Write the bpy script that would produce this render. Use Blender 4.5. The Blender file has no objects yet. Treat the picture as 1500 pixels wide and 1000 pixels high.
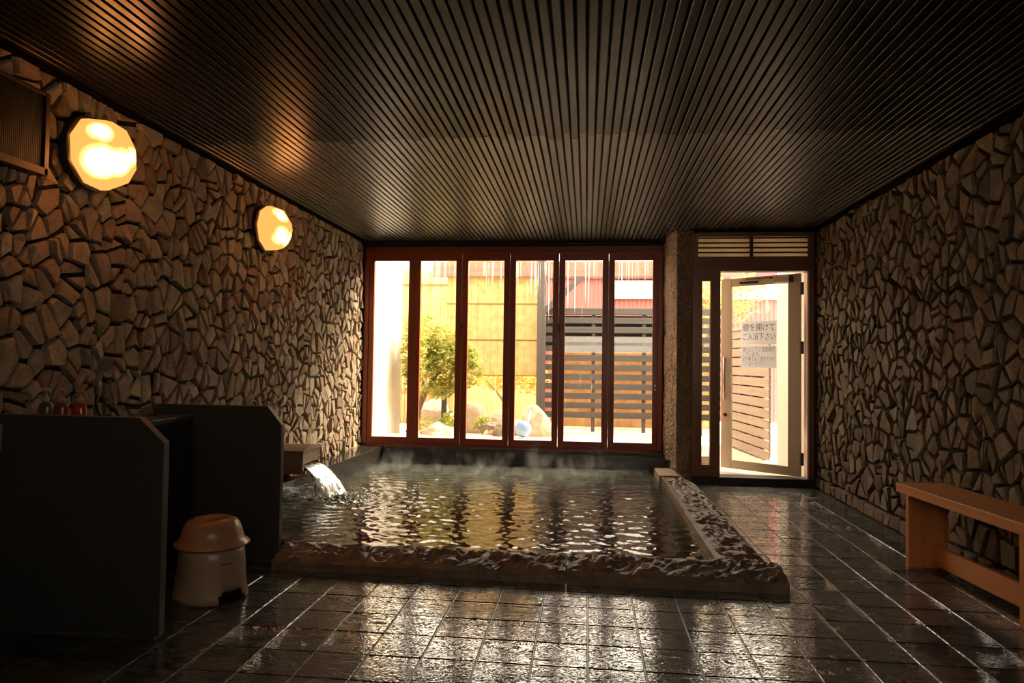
import bpy, bmesh, math, random
import numpy as np
from mathutils import Vector, Matrix, noise as mnoise

random.seed(7)
rng = np.random.default_rng(7)
S = bpy.context.scene
COL = S.collection

# ------------------------------------------------------------------ camera, sky, sun, exposure
CAM = np.array([0.0, 0.0, 1.25])
YAW, PITCH, ROLL = 0.1088, 0.0299, 0.0136
_f = np.array([-math.sin(YAW) * math.cos(PITCH), math.cos(YAW) * math.cos(PITCH), math.sin(PITCH)])
_r = np.array([math.cos(YAW), math.sin(YAW), 0.0])
_u = np.cross(_r, _f)
_r, _u = math.cos(ROLL) * _r + math.sin(ROLL) * _u, -math.sin(ROLL) * _r + math.cos(ROLL) * _u
cd = bpy.data.cameras.new('camera')
cd.sensor_width = 36.0
cd.lens = 24.0
cd.clip_start = 0.02
cam = bpy.data.objects.new('camera', cd)
COL.objects.link(cam)
cam.matrix_world = Matrix(((_r[0], _u[0], -_f[0], CAM[0]), (_r[1], _u[1], -_f[1], CAM[1]), (_r[2], _u[2], -_f[2], CAM[2]), (0, 0, 0, 1)))
S.camera = cam

SKY_STRENGTH = 3.8
SKY_COLOR = (1.0, 0.86, 0.68)
SUN_STRENGTH = 12.0
SUN_COLOR = (1.0, 0.83, 0.62)
EXPOSURE = 1.25
w = bpy.data.worlds.new('hazy_sky')
S.world = w
w.use_nodes = True
bg = w.node_tree.nodes['Background']
bg.inputs[0].default_value = (*SKY_COLOR, 1)
bg.inputs[1].default_value = SKY_STRENGTH
sd = bpy.data.lights.new('sun', 'SUN')
sd.energy = SUN_STRENGTH
sd.color = SUN_COLOR
sd.angle = math.radians(38)
sun = bpy.data.objects.new('sun', sd)
COL.objects.link(sun)
sun.rotation_euler = Vector((-0.62, -0.42, -0.66)).to_track_quat('-Z', 'Y').to_euler()
sun.location = (8, 14, 9)
S.view_settings.view_transform = 'Standard'
S.view_settings.look = 'None'
S.view_settings.gamma = 1
S.view_settings.use_curve_mapping = False
S.view_settings.exposure = EXPOSURE
cy = S.cycles
cy.use_denoising = True
cy.max_bounces = 10
cy.diffuse_bounces = 5
cy.glossy_bounces = 5
cy.transmission_bounces = 8
cy.transparent_max_bounces = 16
cy.volume_bounces = 1
cy.sample_clamp_indirect = 6.0
cy.caustics_reflective = False
cy.caustics_refractive = False
cy.volume_step_rate = 2.0

# ------------------------------------------------------------------ materials
def mat(name):
    m = bpy.data.materials.new(name)
    m.use_nodes = True
    nt = m.node_tree
    b = nt.nodes['Principled BSDF']
    return m, nt, b

def N(nt, t, **kw):
    n = nt.nodes.new(t)
    for k, v in kw.items():
        if isinstance(k, str) and hasattr(n, k):
            setattr(n, k, v)
        else:
            n.inputs[k].default_value = v
    return n

def setin(n, **kw):
    for k, v in kw.items():
        n.inputs[k.replace('_', ' ')].default_value = v
    return n

def plain(name, col, rough=0.6, metal=0.0, spec=0.5, bump=0, bscale=80.0, var=0.0, vscale=8.0):
    m, nt, b = mat(name)
    b.inputs['Base Color'].default_value = (*col, 1)
    b.inputs['Roughness'].default_value = rough
    b.inputs['Metallic'].default_value = metal
    b.inputs['Specular IOR Level'].default_value = spec
    if bump or var:
        tc = N(nt, 'ShaderNodeTexCoord')
    if var:
        nz = setin(N(nt, 'ShaderNodeTexNoise'), Scale=vscale, Detail=6.0)
        nt.links.new(tc.outputs['Object'], nz.inputs['Vector'])
        mx = N(nt, 'ShaderNodeMix', data_type='RGBA')
        mx.inputs[6].default_value = (*[c * (1 - var) for c in col], 1)
        mx.inputs[7].default_value = (*[min(1, c * (1 + var)) for c in col], 1)
        nt.links.new(nz.outputs['Fac'], mx.inputs[0])
        nt.links.new(mx.outputs[2], b.inputs['Base Color'])
    if bump:
        nz = setin(N(nt, 'ShaderNodeTexNoise'), Scale=bscale, Detail=5.0)
        nt.links.new(tc.outputs['Object'], nz.inputs['Vector'])
        bp = setin(N(nt, 'ShaderNodeBump'), Strength=0.6, Distance=bump)
        nt.links.new(nz.outputs['Fac'], bp.inputs['Height'])
        nt.links.new(bp.outputs[0], b.inputs['Normal'])
    return m

def wood(name, c1, c2, axis='z', rough=0.45, scale=6.0, bump=0.002):
    m, nt, b = mat(name)
    tc = N(nt, 'ShaderNodeTexCoord')
    mp = N(nt, 'ShaderNodeMapping')
    s = {'x': (0.12, 3, 3), 'y': (3, 0.12, 3), 'z': (3, 3, 0.12)}[axis]
    mp.inputs['Scale'].default_value = [q * scale for q in s]
    oi = N(nt, 'ShaderNodeObjectInfo')
    ad = N(nt, 'ShaderNodeVectorMath', operation='ADD')
    nt.links.new(tc.outputs['Object'], ad.inputs[0])
    sc = N(nt, 'ShaderNodeVectorMath', operation='SCALE')
    sc.inputs[0].default_value = (7.3, 4.1, 5.7)
    nt.links.new(oi.outputs['Random'], sc.inputs['Scale'])
    nt.links.new(sc.outputs[0], ad.inputs[1])
    nt.links.new(ad.outputs[0], mp.inputs['Vector'])
    nz = setin(N(nt, 'ShaderNodeTexNoise'), Scale=1.0, Detail=7.0, Roughness=0.65, Distortion=0.6)
    nt.links.new(mp.outputs[0], nz.inputs['Vector'])
    cr = N(nt, 'ShaderNodeValToRGB')
    cr.color_ramp.elements[0].position = 0.3
    cr.color_ramp.elements[0].color = (*c1, 1)
    cr.color_ramp.elements[1].position = 0.7
    cr.color_ramp.elements[1].color = (*c2, 1)
    nt.links.new(nz.outputs['Fac'], cr.inputs[0])
    nt.links.new(cr.outputs[0], b.inputs['Base Color'])
    b.inputs['Roughness'].default_value = rough
    bp = setin(N(nt, 'ShaderNodeBump'), Strength=0.5, Distance=bump)
    nt.links.new(nz.outputs['Fac'], bp.inputs['Height'])
    nt.links.new(bp.outputs[0], b.inputs['Normal'])
    return m

def stone_mat(name, cols, rough=0.7):
    """Wall stone: hue per stone from the mesh attribute 'tone', grain and relief from noise."""
    m, nt, b = mat(name)
    at = N(nt, 'ShaderNodeAttribute', attribute_name='tone')
    cr = N(nt, 'ShaderNodeValToRGB')
    els = cr.color_ramp.elements
    while len(els) < len(cols):
        els.new(0.5)
    for i, c in enumerate(cols):
        els[i].position = i / (len(cols) - 1)
        els[i].color = (*c, 1)
    nt.links.new(at.outputs['Fac'], cr.inputs[0])
    ge = N(nt, 'ShaderNodeNewGeometry')
    n1 = setin(N(nt, 'ShaderNodeTexNoise'), Scale=16.0, Detail=8.0, Roughness=0.65, Distortion=0.5)
    nt.links.new(ge.outputs['Position'], n1.inputs['Vector'])
    r2 = N(nt, 'ShaderNodeMapRange')
    setin(r2, From_Min=0.3, From_Max=0.7, To_Min=0.60, To_Max=1.10)
    nt.links.new(n1.outputs['Fac'], r2.inputs['Value'])
    mul = N(nt, 'ShaderNodeVectorMath', operation='SCALE')
    nt.links.new(cr.outputs[0], mul.inputs[0])
    nt.links.new(r2.outputs[0], mul.inputs['Scale'])
    nt.links.new(mul.outputs[0], b.inputs['Base Color'])
    b.inputs['Roughness'].default_value = rough
    b.inputs['Specular IOR Level'].default_value = 0.25
    n2 = setin(N(nt, 'ShaderNodeTexNoise'), Scale=42.0, Detail=6.0, Roughness=0.6, Distortion=0.8)
    nt.links.new(ge.outputs['Position'], n2.inputs['Vector'])
    bp = setin(N(nt, 'ShaderNodeBump'), Strength=0.9, Distance=0.011)
    nt.links.new(n2.outputs['Fac'], bp.inputs['Height'])
    nt.links.new(bp.outputs[0], b.inputs['Normal'])
    return m

def tile_mat():
    m, nt, b = mat('wet_slate_tile')
    tc = N(nt, 'ShaderNodeTexCoord')
    oi = N(nt, 'ShaderNodeObjectInfo')
    sc = N(nt, 'ShaderNodeVectorMath', operation='SCALE')
    sc.inputs[0].default_value = (31.3, 17.1, 9.7)
    nt.links.new(oi.outputs['Random'], sc.inputs['Scale'])
    ad = N(nt, 'ShaderNodeVectorMath', operation='ADD')
    nt.links.new(tc.outputs['Object'], ad.inputs[0])
    nt.links.new(sc.outputs[0], ad.inputs[1])
    mp = N(nt, 'ShaderNodeMapping')
    mp.inputs['Rotation'].default_value = (0, 0, 0.5)
    mp.inputs['Scale'].default_value = (0.55, 1.5, 1.0)
    nt.links.new(ad.outputs[0], mp.inputs['Vector'])
    n1 = setin(N(nt, 'ShaderNodeTexNoise'), Scale=9.0, Detail=5.0, Roughness=0.55, Distortion=2.2)
    nt.links.new(mp.outputs[0], n1.inputs['Vector'])
    # terraces: the riven layers of slate
    wv = N(nt, 'ShaderNodeMath', operation='MULTIPLY')
    wv.inputs[1].default_value = 5.5
    nt.links.new(n1.outputs['Fac'], wv.inputs[0])
    pp = N(nt, 'ShaderNodeMath', operation='PINGPONG')
    pp.inputs[1].default_value = 0.5
    nt.links.new(wv.outputs[0], pp.inputs[0])
    n2 = setin(N(nt, 'ShaderNodeTexNoise'), Scale=60.0, Detail=4.0)
    nt.links.new(ad.outputs[0], n2.inputs['Vector'])
    st_ = N(nt, 'ShaderNodeMapRange', interpolation_type='SMOOTHSTEP')
    setin(st_, From_Min=0.10, From_Max=0.40, To_Min=0.0, To_Max=1.0)
    nt.links.new(pp.outputs[0], st_.inputs['Value'])
    h = N(nt, 'ShaderNodeMath', operation='MULTIPLY_ADD')
    h.inputs[1].default_value = 0.16
    nt.links.new(n2.outputs['Fac'], h.inputs[0])
    nt.links.new(st_.outputs[0], h.inputs[2])
    bp = setin(N(nt, 'ShaderNodeBump'), Strength=1.0, Distance=0.0042)
    nt.links.new(h.outputs[0], bp.inputs['Height'])
    nt.links.new(bp.outputs[0], b.inputs['Normal'])
    cr = N(nt, 'ShaderNodeValToRGB')
    els = cr.color_ramp.elements
    els[0].color = (0.010, 0.008, 0.0065, 1)
    els[1].color = (0.028, 0.020, 0.015, 1)
    nt.links.new(oi.outputs['Random'], cr.inputs[0])
    nt.links.new(cr.outputs[0], b.inputs['Base Color'])
    b.inputs['Roughness'].default_value = 0.07
    b.inputs['Coat Weight'].default_value = 1.0
    b.inputs['Coat Roughness'].default_value = 0.03
    b.inputs['Coat IOR'].default_value = 1.55
    nt.links.new(bp.outputs[0], b.inputs['Coat Normal'])
    b.inputs['Specular IOR Level'].default_value = 0.85
    return m

def glass_mat(name, tint=(0.97, 0.97, 0.95), ior=1.45, streak=0.0):
    m = bpy.data.materials.new(name)
    m.use_nodes = True
    nt = m.node_tree
    nt.nodes.remove(nt.nodes['Principled BSDF'])
    out = nt.nodes['Material Output']
    tr = N(nt, 'ShaderNodeBsdfTransparent')
    tr.inputs[0].default_value = (*tint, 1)
    gl = N(nt, 'ShaderNodeBsdfGlossy')
    gl.inputs['Roughness'].default_value = 0.0
    fr = N(nt, 'ShaderNodeFresnel')
    # both faces of the sheet reflect like its outer face
    gb = N(nt, 'ShaderNodeNewGeometry')
    im = setin(N(nt, 'ShaderNodeMapRange'), To_Min=ior, To_Max=1.0 / ior)
    nt.links.new(gb.outputs['Backfacing'], im.inputs['Value'])
    nt.links.new(im.outputs[0], fr.inputs[0])
    mx = N(nt, 'ShaderNodeMixShader')
    nt.links.new(fr.outputs[0], mx.inputs[0])
    nt.links.new(tr.outputs[0], mx.inputs[1])
    nt.links.new(gl.outputs[0], mx.inputs[2])
    last = mx
    if streak:
        # lime run-marks left by dripping water: thin vertical lines starting at the top of the pane
        ge = N(nt, 'ShaderNodeNewGeometry')
        mp = N(nt, 'ShaderNodeMapping')
        mp.inputs['Scale'].default_value = (75, 1, 0.6)
        nt.links.new(ge.outputs['Position'], mp.inputs['Vector'])
        nz = setin(N(nt, 'ShaderNodeTexNoise'), Scale=1.0, Detail=3.0, Roughness=0.6)
        nt.links.new(mp.outputs[0], nz.inputs['Vector'])
        sp = N(nt, 'ShaderNodeSeparateXYZ')
        nt.links.new(ge.outputs['Position'], sp.inputs[0])
        mz = setin(N(nt, 'ShaderNodeMapRange'), From_Min=1.5, From_Max=2.45, To_Min=0.0, To_Max=0.14)
        nt.links.new(sp.outputs['Z'], mz.inputs['Value'])
        ad = N(nt, 'ShaderNodeMath', operation='ADD')
        nt.links.new(nz.outputs['Fac'], ad.inputs[0])
        nt.links.new(mz.outputs[0], ad.inputs[1])
        rr = setin(N(nt, 'ShaderNodeMapRange'), From_Min=0.70, From_Max=0.80, To_Min=0.0, To_Max=streak)
        nt.links.new(ad.outputs[0], rr.inputs['Value'])
        df = N(nt, 'ShaderNodeBsdfTranslucent')
        df.inputs[0].default_value = (0.9, 0.88, 0.84, 1)
        m2 = N(nt, 'ShaderNodeMixShader')
        nt.links.new(rr.outputs[0], m2.inputs[0])
        nt.links.new(mx.outputs[0], m2.inputs[1])
        nt.links.new(df.outputs[0], m2.inputs[2])
        last = m2
    nt.links.new(last.outputs[0], out.inputs['Surface'])
    return m

def leaf_mat(name, c1, c2, trans=0.5):
    m = bpy.data.materials.new(name)
    m.use_nodes = True
    nt = m.node_tree
    nt.nodes.remove(nt.nodes['Principled BSDF'])
    out = nt.nodes['Material Output']
    ge = N(nt, 'ShaderNodeNewGeometry')
    nz = setin(N(nt, 'ShaderNodeTexNoise'), Scale=9.0, Detail=3.0)
    nt.links.new(ge.outputs['Position'], nz.inputs['Vector'])
    cr = N(nt, 'ShaderNodeValToRGB')
    cr.color_ramp.elements[0].position = 0.35
    cr.color_ramp.elements[0].color = (*c1, 1)
    cr.color_ramp.elements[1].position = 0.65
    cr.color_ramp.elements[1].color = (*c2, 1)
    nt.links.new(nz.outputs['Fac'], cr.inputs[0])
    d = N(nt, 'ShaderNodeBsdfDiffuse')
    t = N(nt, 'ShaderNodeBsdfTranslucent')
    nt.links.new(cr.outputs[0], d.inputs[0])
    nt.links.new(cr.outputs[0], t.inputs[0])
    mx = N(nt, 'ShaderNodeMixShader')
    mx.inputs[0].default_value = trans
    nt.links.new(d.outputs[0], mx.inputs[1])
    nt.links.new(t.outputs[0], mx.inputs[2])
    nt.links.new(mx.outputs[0], out.inputs['Surface'])
    return m

M = {}
M['mortar'] = plain('dark_mortar', (0.009, 0.0065, 0.005), 0.9, bump=0.01, bscale=60)
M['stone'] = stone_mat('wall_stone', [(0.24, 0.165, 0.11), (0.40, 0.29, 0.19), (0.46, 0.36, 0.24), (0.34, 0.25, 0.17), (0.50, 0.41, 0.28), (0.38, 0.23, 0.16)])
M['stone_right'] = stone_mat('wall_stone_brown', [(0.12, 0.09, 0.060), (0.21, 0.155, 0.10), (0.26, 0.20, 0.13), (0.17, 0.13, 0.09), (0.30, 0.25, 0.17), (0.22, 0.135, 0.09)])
M['tile'] = tile_mat()
M['grout'] = plain('wet_grout', (0.15, 0.115, 0.085), 0.22, bump=0.001, bscale=200)
M['slat'] = wood('dark_slat', (0.004, 0.003, 0.0025), (0.011, 0.0085, 0.0065), 'y', 0.29, 5.0)
M['slat_far'] = wood('brown_slat', (0.018, 0.013, 0.008), (0.045, 0.032, 0.020), 'y', 0.36, 5.0)  # far slats browner and paler than the front ones
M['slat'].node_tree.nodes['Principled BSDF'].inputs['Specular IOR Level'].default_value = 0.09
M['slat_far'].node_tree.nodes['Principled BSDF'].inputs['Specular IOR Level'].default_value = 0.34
M['ceiling'] = plain('ceiling_black', (0.008, 0.006, 0.005), 0.8)
M['granite'] = plain('black_granite', (0.042, 0.042, 0.040), 0.42, bump=0.0006, bscale=400, var=0.5, vscale=180)
M['granite_wet'] = plain('wet_black_granite', (0.028, 0.026, 0.023), 0.10, var=0.4, vscale=60)
M['basin'] = plain('basin_stone', (0.035, 0.04, 0.034), 0.6, var=0.4, vscale=3)
M['rim'] = plain('rough_rim_stone', (0.20, 0.135, 0.09), 0.36, bump=0.016, bscale=38, var=0.7, vscale=11)
M['rim_pale'] = plain('pale_rim_stone', (0.42, 0.32, 0.21), 0.5, bump=0.006, bscale=60, var=0.25, vscale=14)
M['pebble'] = plain('pebbledash', (0.36, 0.25, 0.17), 0.75, bump=0.03, bscale=55, var=0.55, vscale=70)
M['redwood'] = wood('red_stained_wood', (0.19, 0.030, 0.012), (0.31, 0.060, 0.024), 'z', 0.32)
M['redwood_x'] = wood('red_stained_wood_rail', (0.19, 0.030, 0.012), (0.31, 0.060, 0.024), 'x', 0.32)
M['bronze'] = plain('bronze_frame', (0.24, 0.125, 0.080), 0.30, 0.4)
M['bronze_dark'] = plain('dark_bronze', (0.05, 0.035, 0.026), 0.35, 0.4)
M['alu'] = plain('beige_aluminium', (0.74, 0.62, 0.47), 0.38, 0.0)
M['steel'] = plain('brushed_steel', (0.45, 0.40, 0.34), 0.25, 0.9)
M['black'] = plain('black_rubber', (0.012, 0.011, 0.010), 0.45)
M['louvre'] = plain('cream_louvre', (0.60, 0.50, 0.36), 0.5)
M['blade'] = leaf_mat('cream_translucent_blade', (0.74, 0.64, 0.47), (0.80, 0.70, 0.52), 0.6)
M['glass'] = glass_mat('window_glass', streak=0.55)
M['clear'] = glass_mat('door_glass')
M['bench'] = wood('orange_cedar', (0.62, 0.215, 0.065), (0.80, 0.34, 0.115), 'y', 0.38, 5.0, 0.001)
M['bench_z'] = wood('orange_cedar_upright', (0.62, 0.215, 0.065), (0.80, 0.34, 0.115), 'z', 0.40, 5.0, 0.001)
M['cypress'] = wood('wet_cypress', (0.16, 0.10, 0.07), (0.30, 0.21, 0.15), 'x', 0.35, 5.0)
M['cream'] = plain('cream_plastic', (0.42, 0.27, 0.18), 0.30)
M['basin_pl'] = plain('tan_plastic', (0.38, 0.20, 0.12), 0.25)
M['white_wall'] = plain('white_render', (0.56, 0.51, 0.44), 0.9, bump=0.003, bscale=90)
M['paper'] = leaf_mat('paper', (0.58, 0.585, 0.63), (0.62, 0.625, 0.67), 0.62)
M['ink'] = plain('grey_ink', (0.07, 0.065, 0.07), 0.8)
M['ink_pale'] = plain('pale_grey_ink', (0.16, 0.145, 0.14), 0.8)
M['ink_red'] = plain('faded_red_ink', (0.20, 0.10, 0.10), 0.8)
M['greywood'] = wood('grey_weathered_wood', (0.055, 0.052, 0.050), (0.092, 0.086, 0.082), 'x', 0.7)
M['greywood_z'] = wood('grey_weathered_post', (0.055, 0.048, 0.044), (0.095, 0.083, 0.076), 'z', 0.7)
M['backing'] = plain('dark_backing', (0.030, 0.026, 0.024), 0.8)
M['paleboard'] = wood('pale_fence_board', (0.30, 0.225, 0.17), (0.40, 0.31, 0.24), 'y', 0.7)
M['beam'] = wood('brown_beam', (0.17, 0.105, 0.075), (0.27, 0.175, 0.125), 'x', 0.7)
M['bamboo'] = leaf_mat('bamboo_slats', (0.52, 0.31, 0.11), (0.68, 0.46, 0.20), 0.45)
M['reed_pale'] = leaf_mat('pale_reeds', (0.56, 0.42, 0.20), (0.70, 0.56, 0.30), 0.45)
M['thread'] = plain('reed_thread', (0.42, 0.29, 0.12), 0.8)
M['bamboo_dark'] = plain('bamboo_binding', (0.22, 0.11, 0.04), 0.8)
M['leaf'] = leaf_mat('green_leaves', (0.20, 0.27, 0.06), (0.60, 0.54, 0.18), 0.5)
M['leaf_gold'] = leaf_mat('yellow_leaves', (0.50, 0.38, 0.06), (0.75, 0.58, 0.18), 0.5)
M['leaf_low'] = leaf_mat('ground_cover_leaves', (0.14, 0.20, 0.04), (0.45, 0.48, 0.10), 0.4)
M['bark'] = plain('bark', (0.26, 0.18, 0.11), 0.85, bump=0.01, bscale=40)
M['rock'] = plain('garden_rock', (0.50, 0.40, 0.30), 0.85, bump=0.03, bscale=12, var=0.3, vscale=6)
M['rock_dark'] = plain('dark_garden_rock', (0.20, 0.165, 0.12), 0.85, bump=0.03, bscale=12, var=0.3, vscale=6)
M['gravel'] = plain('pale_gravel', (0.62, 0.53, 0.42), 0.9, bump=0.02, bscale=60, var=0.25, vscale=30)
M['concrete'] = plain('pale_concrete', (0.66, 0.56, 0.45), 0.8, var=0.1, vscale=5)
M['blue'] = plain('pale_blue_plastic', (0.22, 0.40, 0.68), 0.4)
M['whitepl'] = plain('white_plastic', (0.80, 0.78, 0.74), 0.4)
M['pink'] = plain('pink_siding', (0.36, 0.13, 0.125), 0.7)
M['maroon'] = plain('maroon_fascia', (0.16, 0.06, 0.07), 0.6)
M['rib'] = plain('dark_grille', (0.020, 0.014, 0.010), 0.55)
M['grille_trim'] = plain('grille_trim', (0.05, 0.027, 0.018), 0.4, 0.3)
M['red_bottle'] = plain('red_bottle', (0.42, 0.025, 0.02), 0.25)
M['dkred_bottle'] = plain('dull_red_bottle', (0.20, 0.03, 0.025), 0.3)
M['olive_bottle'] = plain('olive_bottle', (0.10, 0.085, 0.04), 0.3)
M['pump'] = plain('orange_pump', (0.45, 0.23, 0.14), 0.35)
M['pump_pale'] = plain('pale_pump', (0.42, 0.36, 0.22), 0.35)
M['shower'] = plain('grey_plastic', (0.20, 0.14, 0.11), 0.35)

def water_mat():
    m = bpy.data.materials.new('pool_water')
    m.use_nodes = True
    nt = m.node_tree
    nt.nodes.remove(nt.nodes['Principled BSDF'])
    out = nt.nodes['Material Output']
    tr = N(nt, 'ShaderNodeBsdfTransparent')
    tr.inputs[0].default_value = (0.42, 0.46, 0.40, 1)
    gl = N(nt, 'ShaderNodeBsdfGlossy')
    gl.inputs['Roughness'].default_value = 0.02
    tc = N(nt, 'ShaderNodeTexCoord')
    mp = N(nt, 'ShaderNodeMapping')
    mp.inputs['Scale'].default_value = (0.7, 1.2, 1)
    nt.links.new(tc.outputs['Object'], mp.inputs['Vector'])
    nz = setin(N(nt, 'ShaderNodeTexNoise'), Scale=26.0, Detail=2.0, Distortion=0.6)
    nt.links.new(mp.outputs[0], nz.inputs['Vector'])
    bp = setin(N(nt, 'ShaderNodeBump'), Strength=0.2, Distance=0.004)
    nt.links.new(nz.outputs['Fac'], bp.inputs['Height'])
    fr = N(nt, 'ShaderNodeFresnel')
    fr.inputs[0].default_value = 1.52
    nt.links.new(bp.outputs[0], fr.inputs['Normal'])
    nt.links.new(bp.outputs[0], gl.inputs['Normal'])
    df = N(nt, 'ShaderNodeBsdfDiffuse')
    df.inputs[0].default_value = (0.17, 0.18, 0.145, 1)
    body = N(nt, 'ShaderNodeMixShader')
    body.inputs[0].default_value = 0.42
    nt.links.new(tr.outputs[0], body.inputs[1])
    nt.links.new(df.outputs[0], body.inputs[2])
    mx = N(nt, 'ShaderNodeMixShader')
    nt.links.new(fr.outputs[0], mx.inputs[0])
    nt.links.new(body.outputs[0], mx.inputs[1])
    nt.links.new(gl.outputs[0], mx.inputs[2])
    nt.links.new(mx.outputs[0], out.inputs['Surface'])
    return m
M['water'] = water_mat()

def stream_mat():
    m = bpy.data.materials.new('running_water')
    m.use_nodes = True
    nt = m.node_tree
    b = nt.nodes['Principled BSDF']
    b.inputs['Base Color'].default_value = (0.86, 0.86, 0.84, 1)
    b.inputs['Roughness'].default_value = 0.06
    b.inputs['IOR'].default_value = 1.33
    tc = N(nt, 'ShaderNodeTexCoord')
    mp = N(nt, 'ShaderNodeMapping')
    mp.inputs['Scale'].default_value = (18, 60, 18)
    nt.links.new(tc.outputs['Object'], mp.inputs['Vector'])
    nz = setin(N(nt, 'ShaderNodeTexNoise'), Scale=1.0, Detail=4.0, Distortion=0.5)
    nt.links.new(mp.outputs[0], nz.inputs['Vector'])
    rr = setin(N(nt, 'ShaderNodeMapRange'), From_Min=0.42, From_Max=0.62, To_Min=0.95, To_Max=0.35)
    nt.links.new(nz.outputs['Fac'], rr.inputs['Value'])
    nt.links.new(rr.outputs[0], b.inputs['Transmission Weight'])
    bp = setin(N(nt, 'ShaderNodeBump'), Strength=0.8, Distance=0.01)
    nt.links.new(nz.outputs['Fac'], bp.inputs['Height'])
    nt.links.new(bp.outputs[0], b.inputs['Normal'])
    return m
M['stream'] = stream_mat()
M['foam'] = plain('foam', (0.75, 0.73, 0.68), 0.3)

# ------------------------------------------------------------------ mesh helpers
class MB:
    def __init__(self):
        self.v = []
        self.f = []
    def add(self, vs, fs):
        o = len(self.v)
        self.v.extend([tuple(map(float, p)) for p in vs])
        self.f.extend([tuple(i + o for i in f) for f in fs])
        return self
    def box(self, x0, x1, y0, y1, z0, z1):
        return self.add([(x0, y0, z0), (x1, y0, z0), (x1, y1, z0), (x0, y1, z0), (x0, y0, z1), (x1, y0, z1), (x1, y1, z1), (x0, y1, z1)],
                        [(0, 3, 2, 1), (4, 5, 6, 7), (0, 1, 5, 4), (1, 2, 6, 5), (2, 3, 7, 6), (3, 0, 4, 7)])
    def hexa(self, p):
        """eight corners, bottom ring then top ring"""
        return self.add(p, [(0, 3, 2, 1), (4, 5, 6, 7), (0, 1, 5, 4), (1, 2, 6, 5), (2, 3, 7, 6), (3, 0, 4, 7)])
    def prism(self, pts, y0, y1, axis='y'):
        """polygon (a,b) extruded along an axis; axis y: (x,z), axis x: (y,z), axis z: (x,y)"""
        def P(a, b, c):
            return {'y': (a, c, b), 'x': (c, a, b), 'z': (a, b, c)}[axis]
        n = len(pts)
        vs = [P(a, b, y0) for a, b in pts] + [P(a, b, y1) for a, b in pts]
        fs = [tuple(range(n)), tuple(range(2 * n - 1, n - 1, -1))]
        fs += [(i, i + n, (i + 1) % n + n, (i + 1) % n) for i in range(n)]
        return self.add(vs, fs)
    def tube(self, pts, r, n=10, caps=True):
        pts = [Vector(p) for p in pts]
        rs = r if isinstance(r, (list, tuple)) else [r] * len(pts)
        vs, fs = [], []
        up = None
        for i, p in enumerate(pts):
            t = (pts[min(i + 1, len(pts) - 1)] - pts[max(i - 1, 0)]).normalized()
            if up is None:
                up = Vector((0, 0, 1)) if abs(t.z) < 0.9 else Vector((1, 0, 0))
            a = t.cross(up).normalized()
            b = a.cross(t).normalized()
            up = b
            for k in range(n):
                q = 2 * math.pi * k / n
                vs.append(p + rs[i] * (math.cos(q) * a + math.sin(q) * b))
        for i in range(len(pts) - 1):
            for k in range(n):
                fs.append((i * n + k, i * n + (k + 1) % n, (i + 1) * n + (k + 1) % n, (i + 1) * n + k))
        if caps:
            fs.append(tuple(range(n - 1, -1, -1)))
            fs.append(tuple(range((len(pts) - 1) * n, len(pts) * n)))
        return self.add(vs, fs)
    def lathe(self, prof, c=(0, 0, 0), n=32, sx=1.0, sy=1.0, cut=None):
        vs, fs = [], []
        for r, z in prof:
            for k in range(n):
                a = 2 * math.pi * k / n
                vs.append((c[0] + r * sx * math.cos(a), c[1] + r * sy * math.sin(a), c[2] + z))
        for i in range(len(prof) - 1):
            for k in range(n):
                if cut and cut(i, k):
                    continue
                fs.append((i * n + k, i * n + (k + 1) % n, (i + 1) * n + (k + 1) % n, (i + 1) * n + k))
        return self.add(vs, fs)

def link_mesh(name, mb, m, parent=None, smooth=False, bevel=0.0, kind=None, label=None, seg=2, off=None, solid=0.0):
    me = bpy.data.meshes.new(name)
    off = off if off is not None else (parent.location if parent is not None else (0, 0, 0))
    vs = [(p[0] - off[0], p[1] - off[1], p[2] - off[2]) for p in mb.v]
    me.from_pydata(vs, [], mb.f)
    me.update()
    bm = bmesh.new()
    bm.from_mesh(me)
    bmesh.ops.recalc_face_normals(bm, faces=bm.faces)
    bm.to_mesh(me)
    bm.free()
    if smooth:
        me.shade_smooth()
    if m is not None:
        me.materials.append(m)
    o = bpy.data.objects.new(name, me)
    COL.objects.link(o)
    if parent is not None:
        o.parent = parent
    if solid:
        s = o.modifiers.new('solid', 'SOLIDIFY')
        s.thickness = solid
        s.offset = 0
    if bevel:
        b = o.modifiers.new('bevel', 'BEVEL')
        b.width = bevel
        b.segments = seg
        b.limit_method = 'ANGLE'
    if kind:
        o['kind'] = kind
    if label:
        o['label'] = label
    return o

def thing(name, loc, label, cat, group=None, kind=None):
    o = bpy.data.objects.new(name, None)
    o.empty_display_size = 0.1
    COL.objects.link(o)
    o.location = loc
    o['label'] = label
    o['category'] = cat
    if group:
        o['group'] = group
    if kind:
        o['kind'] = kind
    return o

def tag(o, label, cat, group=None, kind=None):
    o['label'] = label
    o['category'] = cat
    if group:
        o['group'] = group
    if kind:
        o['kind'] = kind
    return o

def struct(name, mb, m, **kw):
    return link_mesh(name, mb, m, kind='structure', **kw)

def fbm(x, y, z, oct=4):
    return mnoise.fractal(Vector((x, y, z)), 1.0, 2.0, oct)

# ------------------------------------------------------------------ random stone walling
def clip(poly, n, d):
    """keep the part of a polygon with p.n <= d"""
    out = []
    m_ = len(poly)
    for i in range(m_):
        a, b = poly[i], poly[(i + 1) % m_]
        da, db = a[0] * n[0] + a[1] * n[1] - d, b[0] * n[0] + b[1] * n[1] - d
        if da <= 0:
            out.append(a)
        if da * db < 0:
            t = da / (da - db)
            out.append((a[0] + t * (b[0] - a[0]), a[1] + t * (b[1] - a[1])))
    return out

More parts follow.
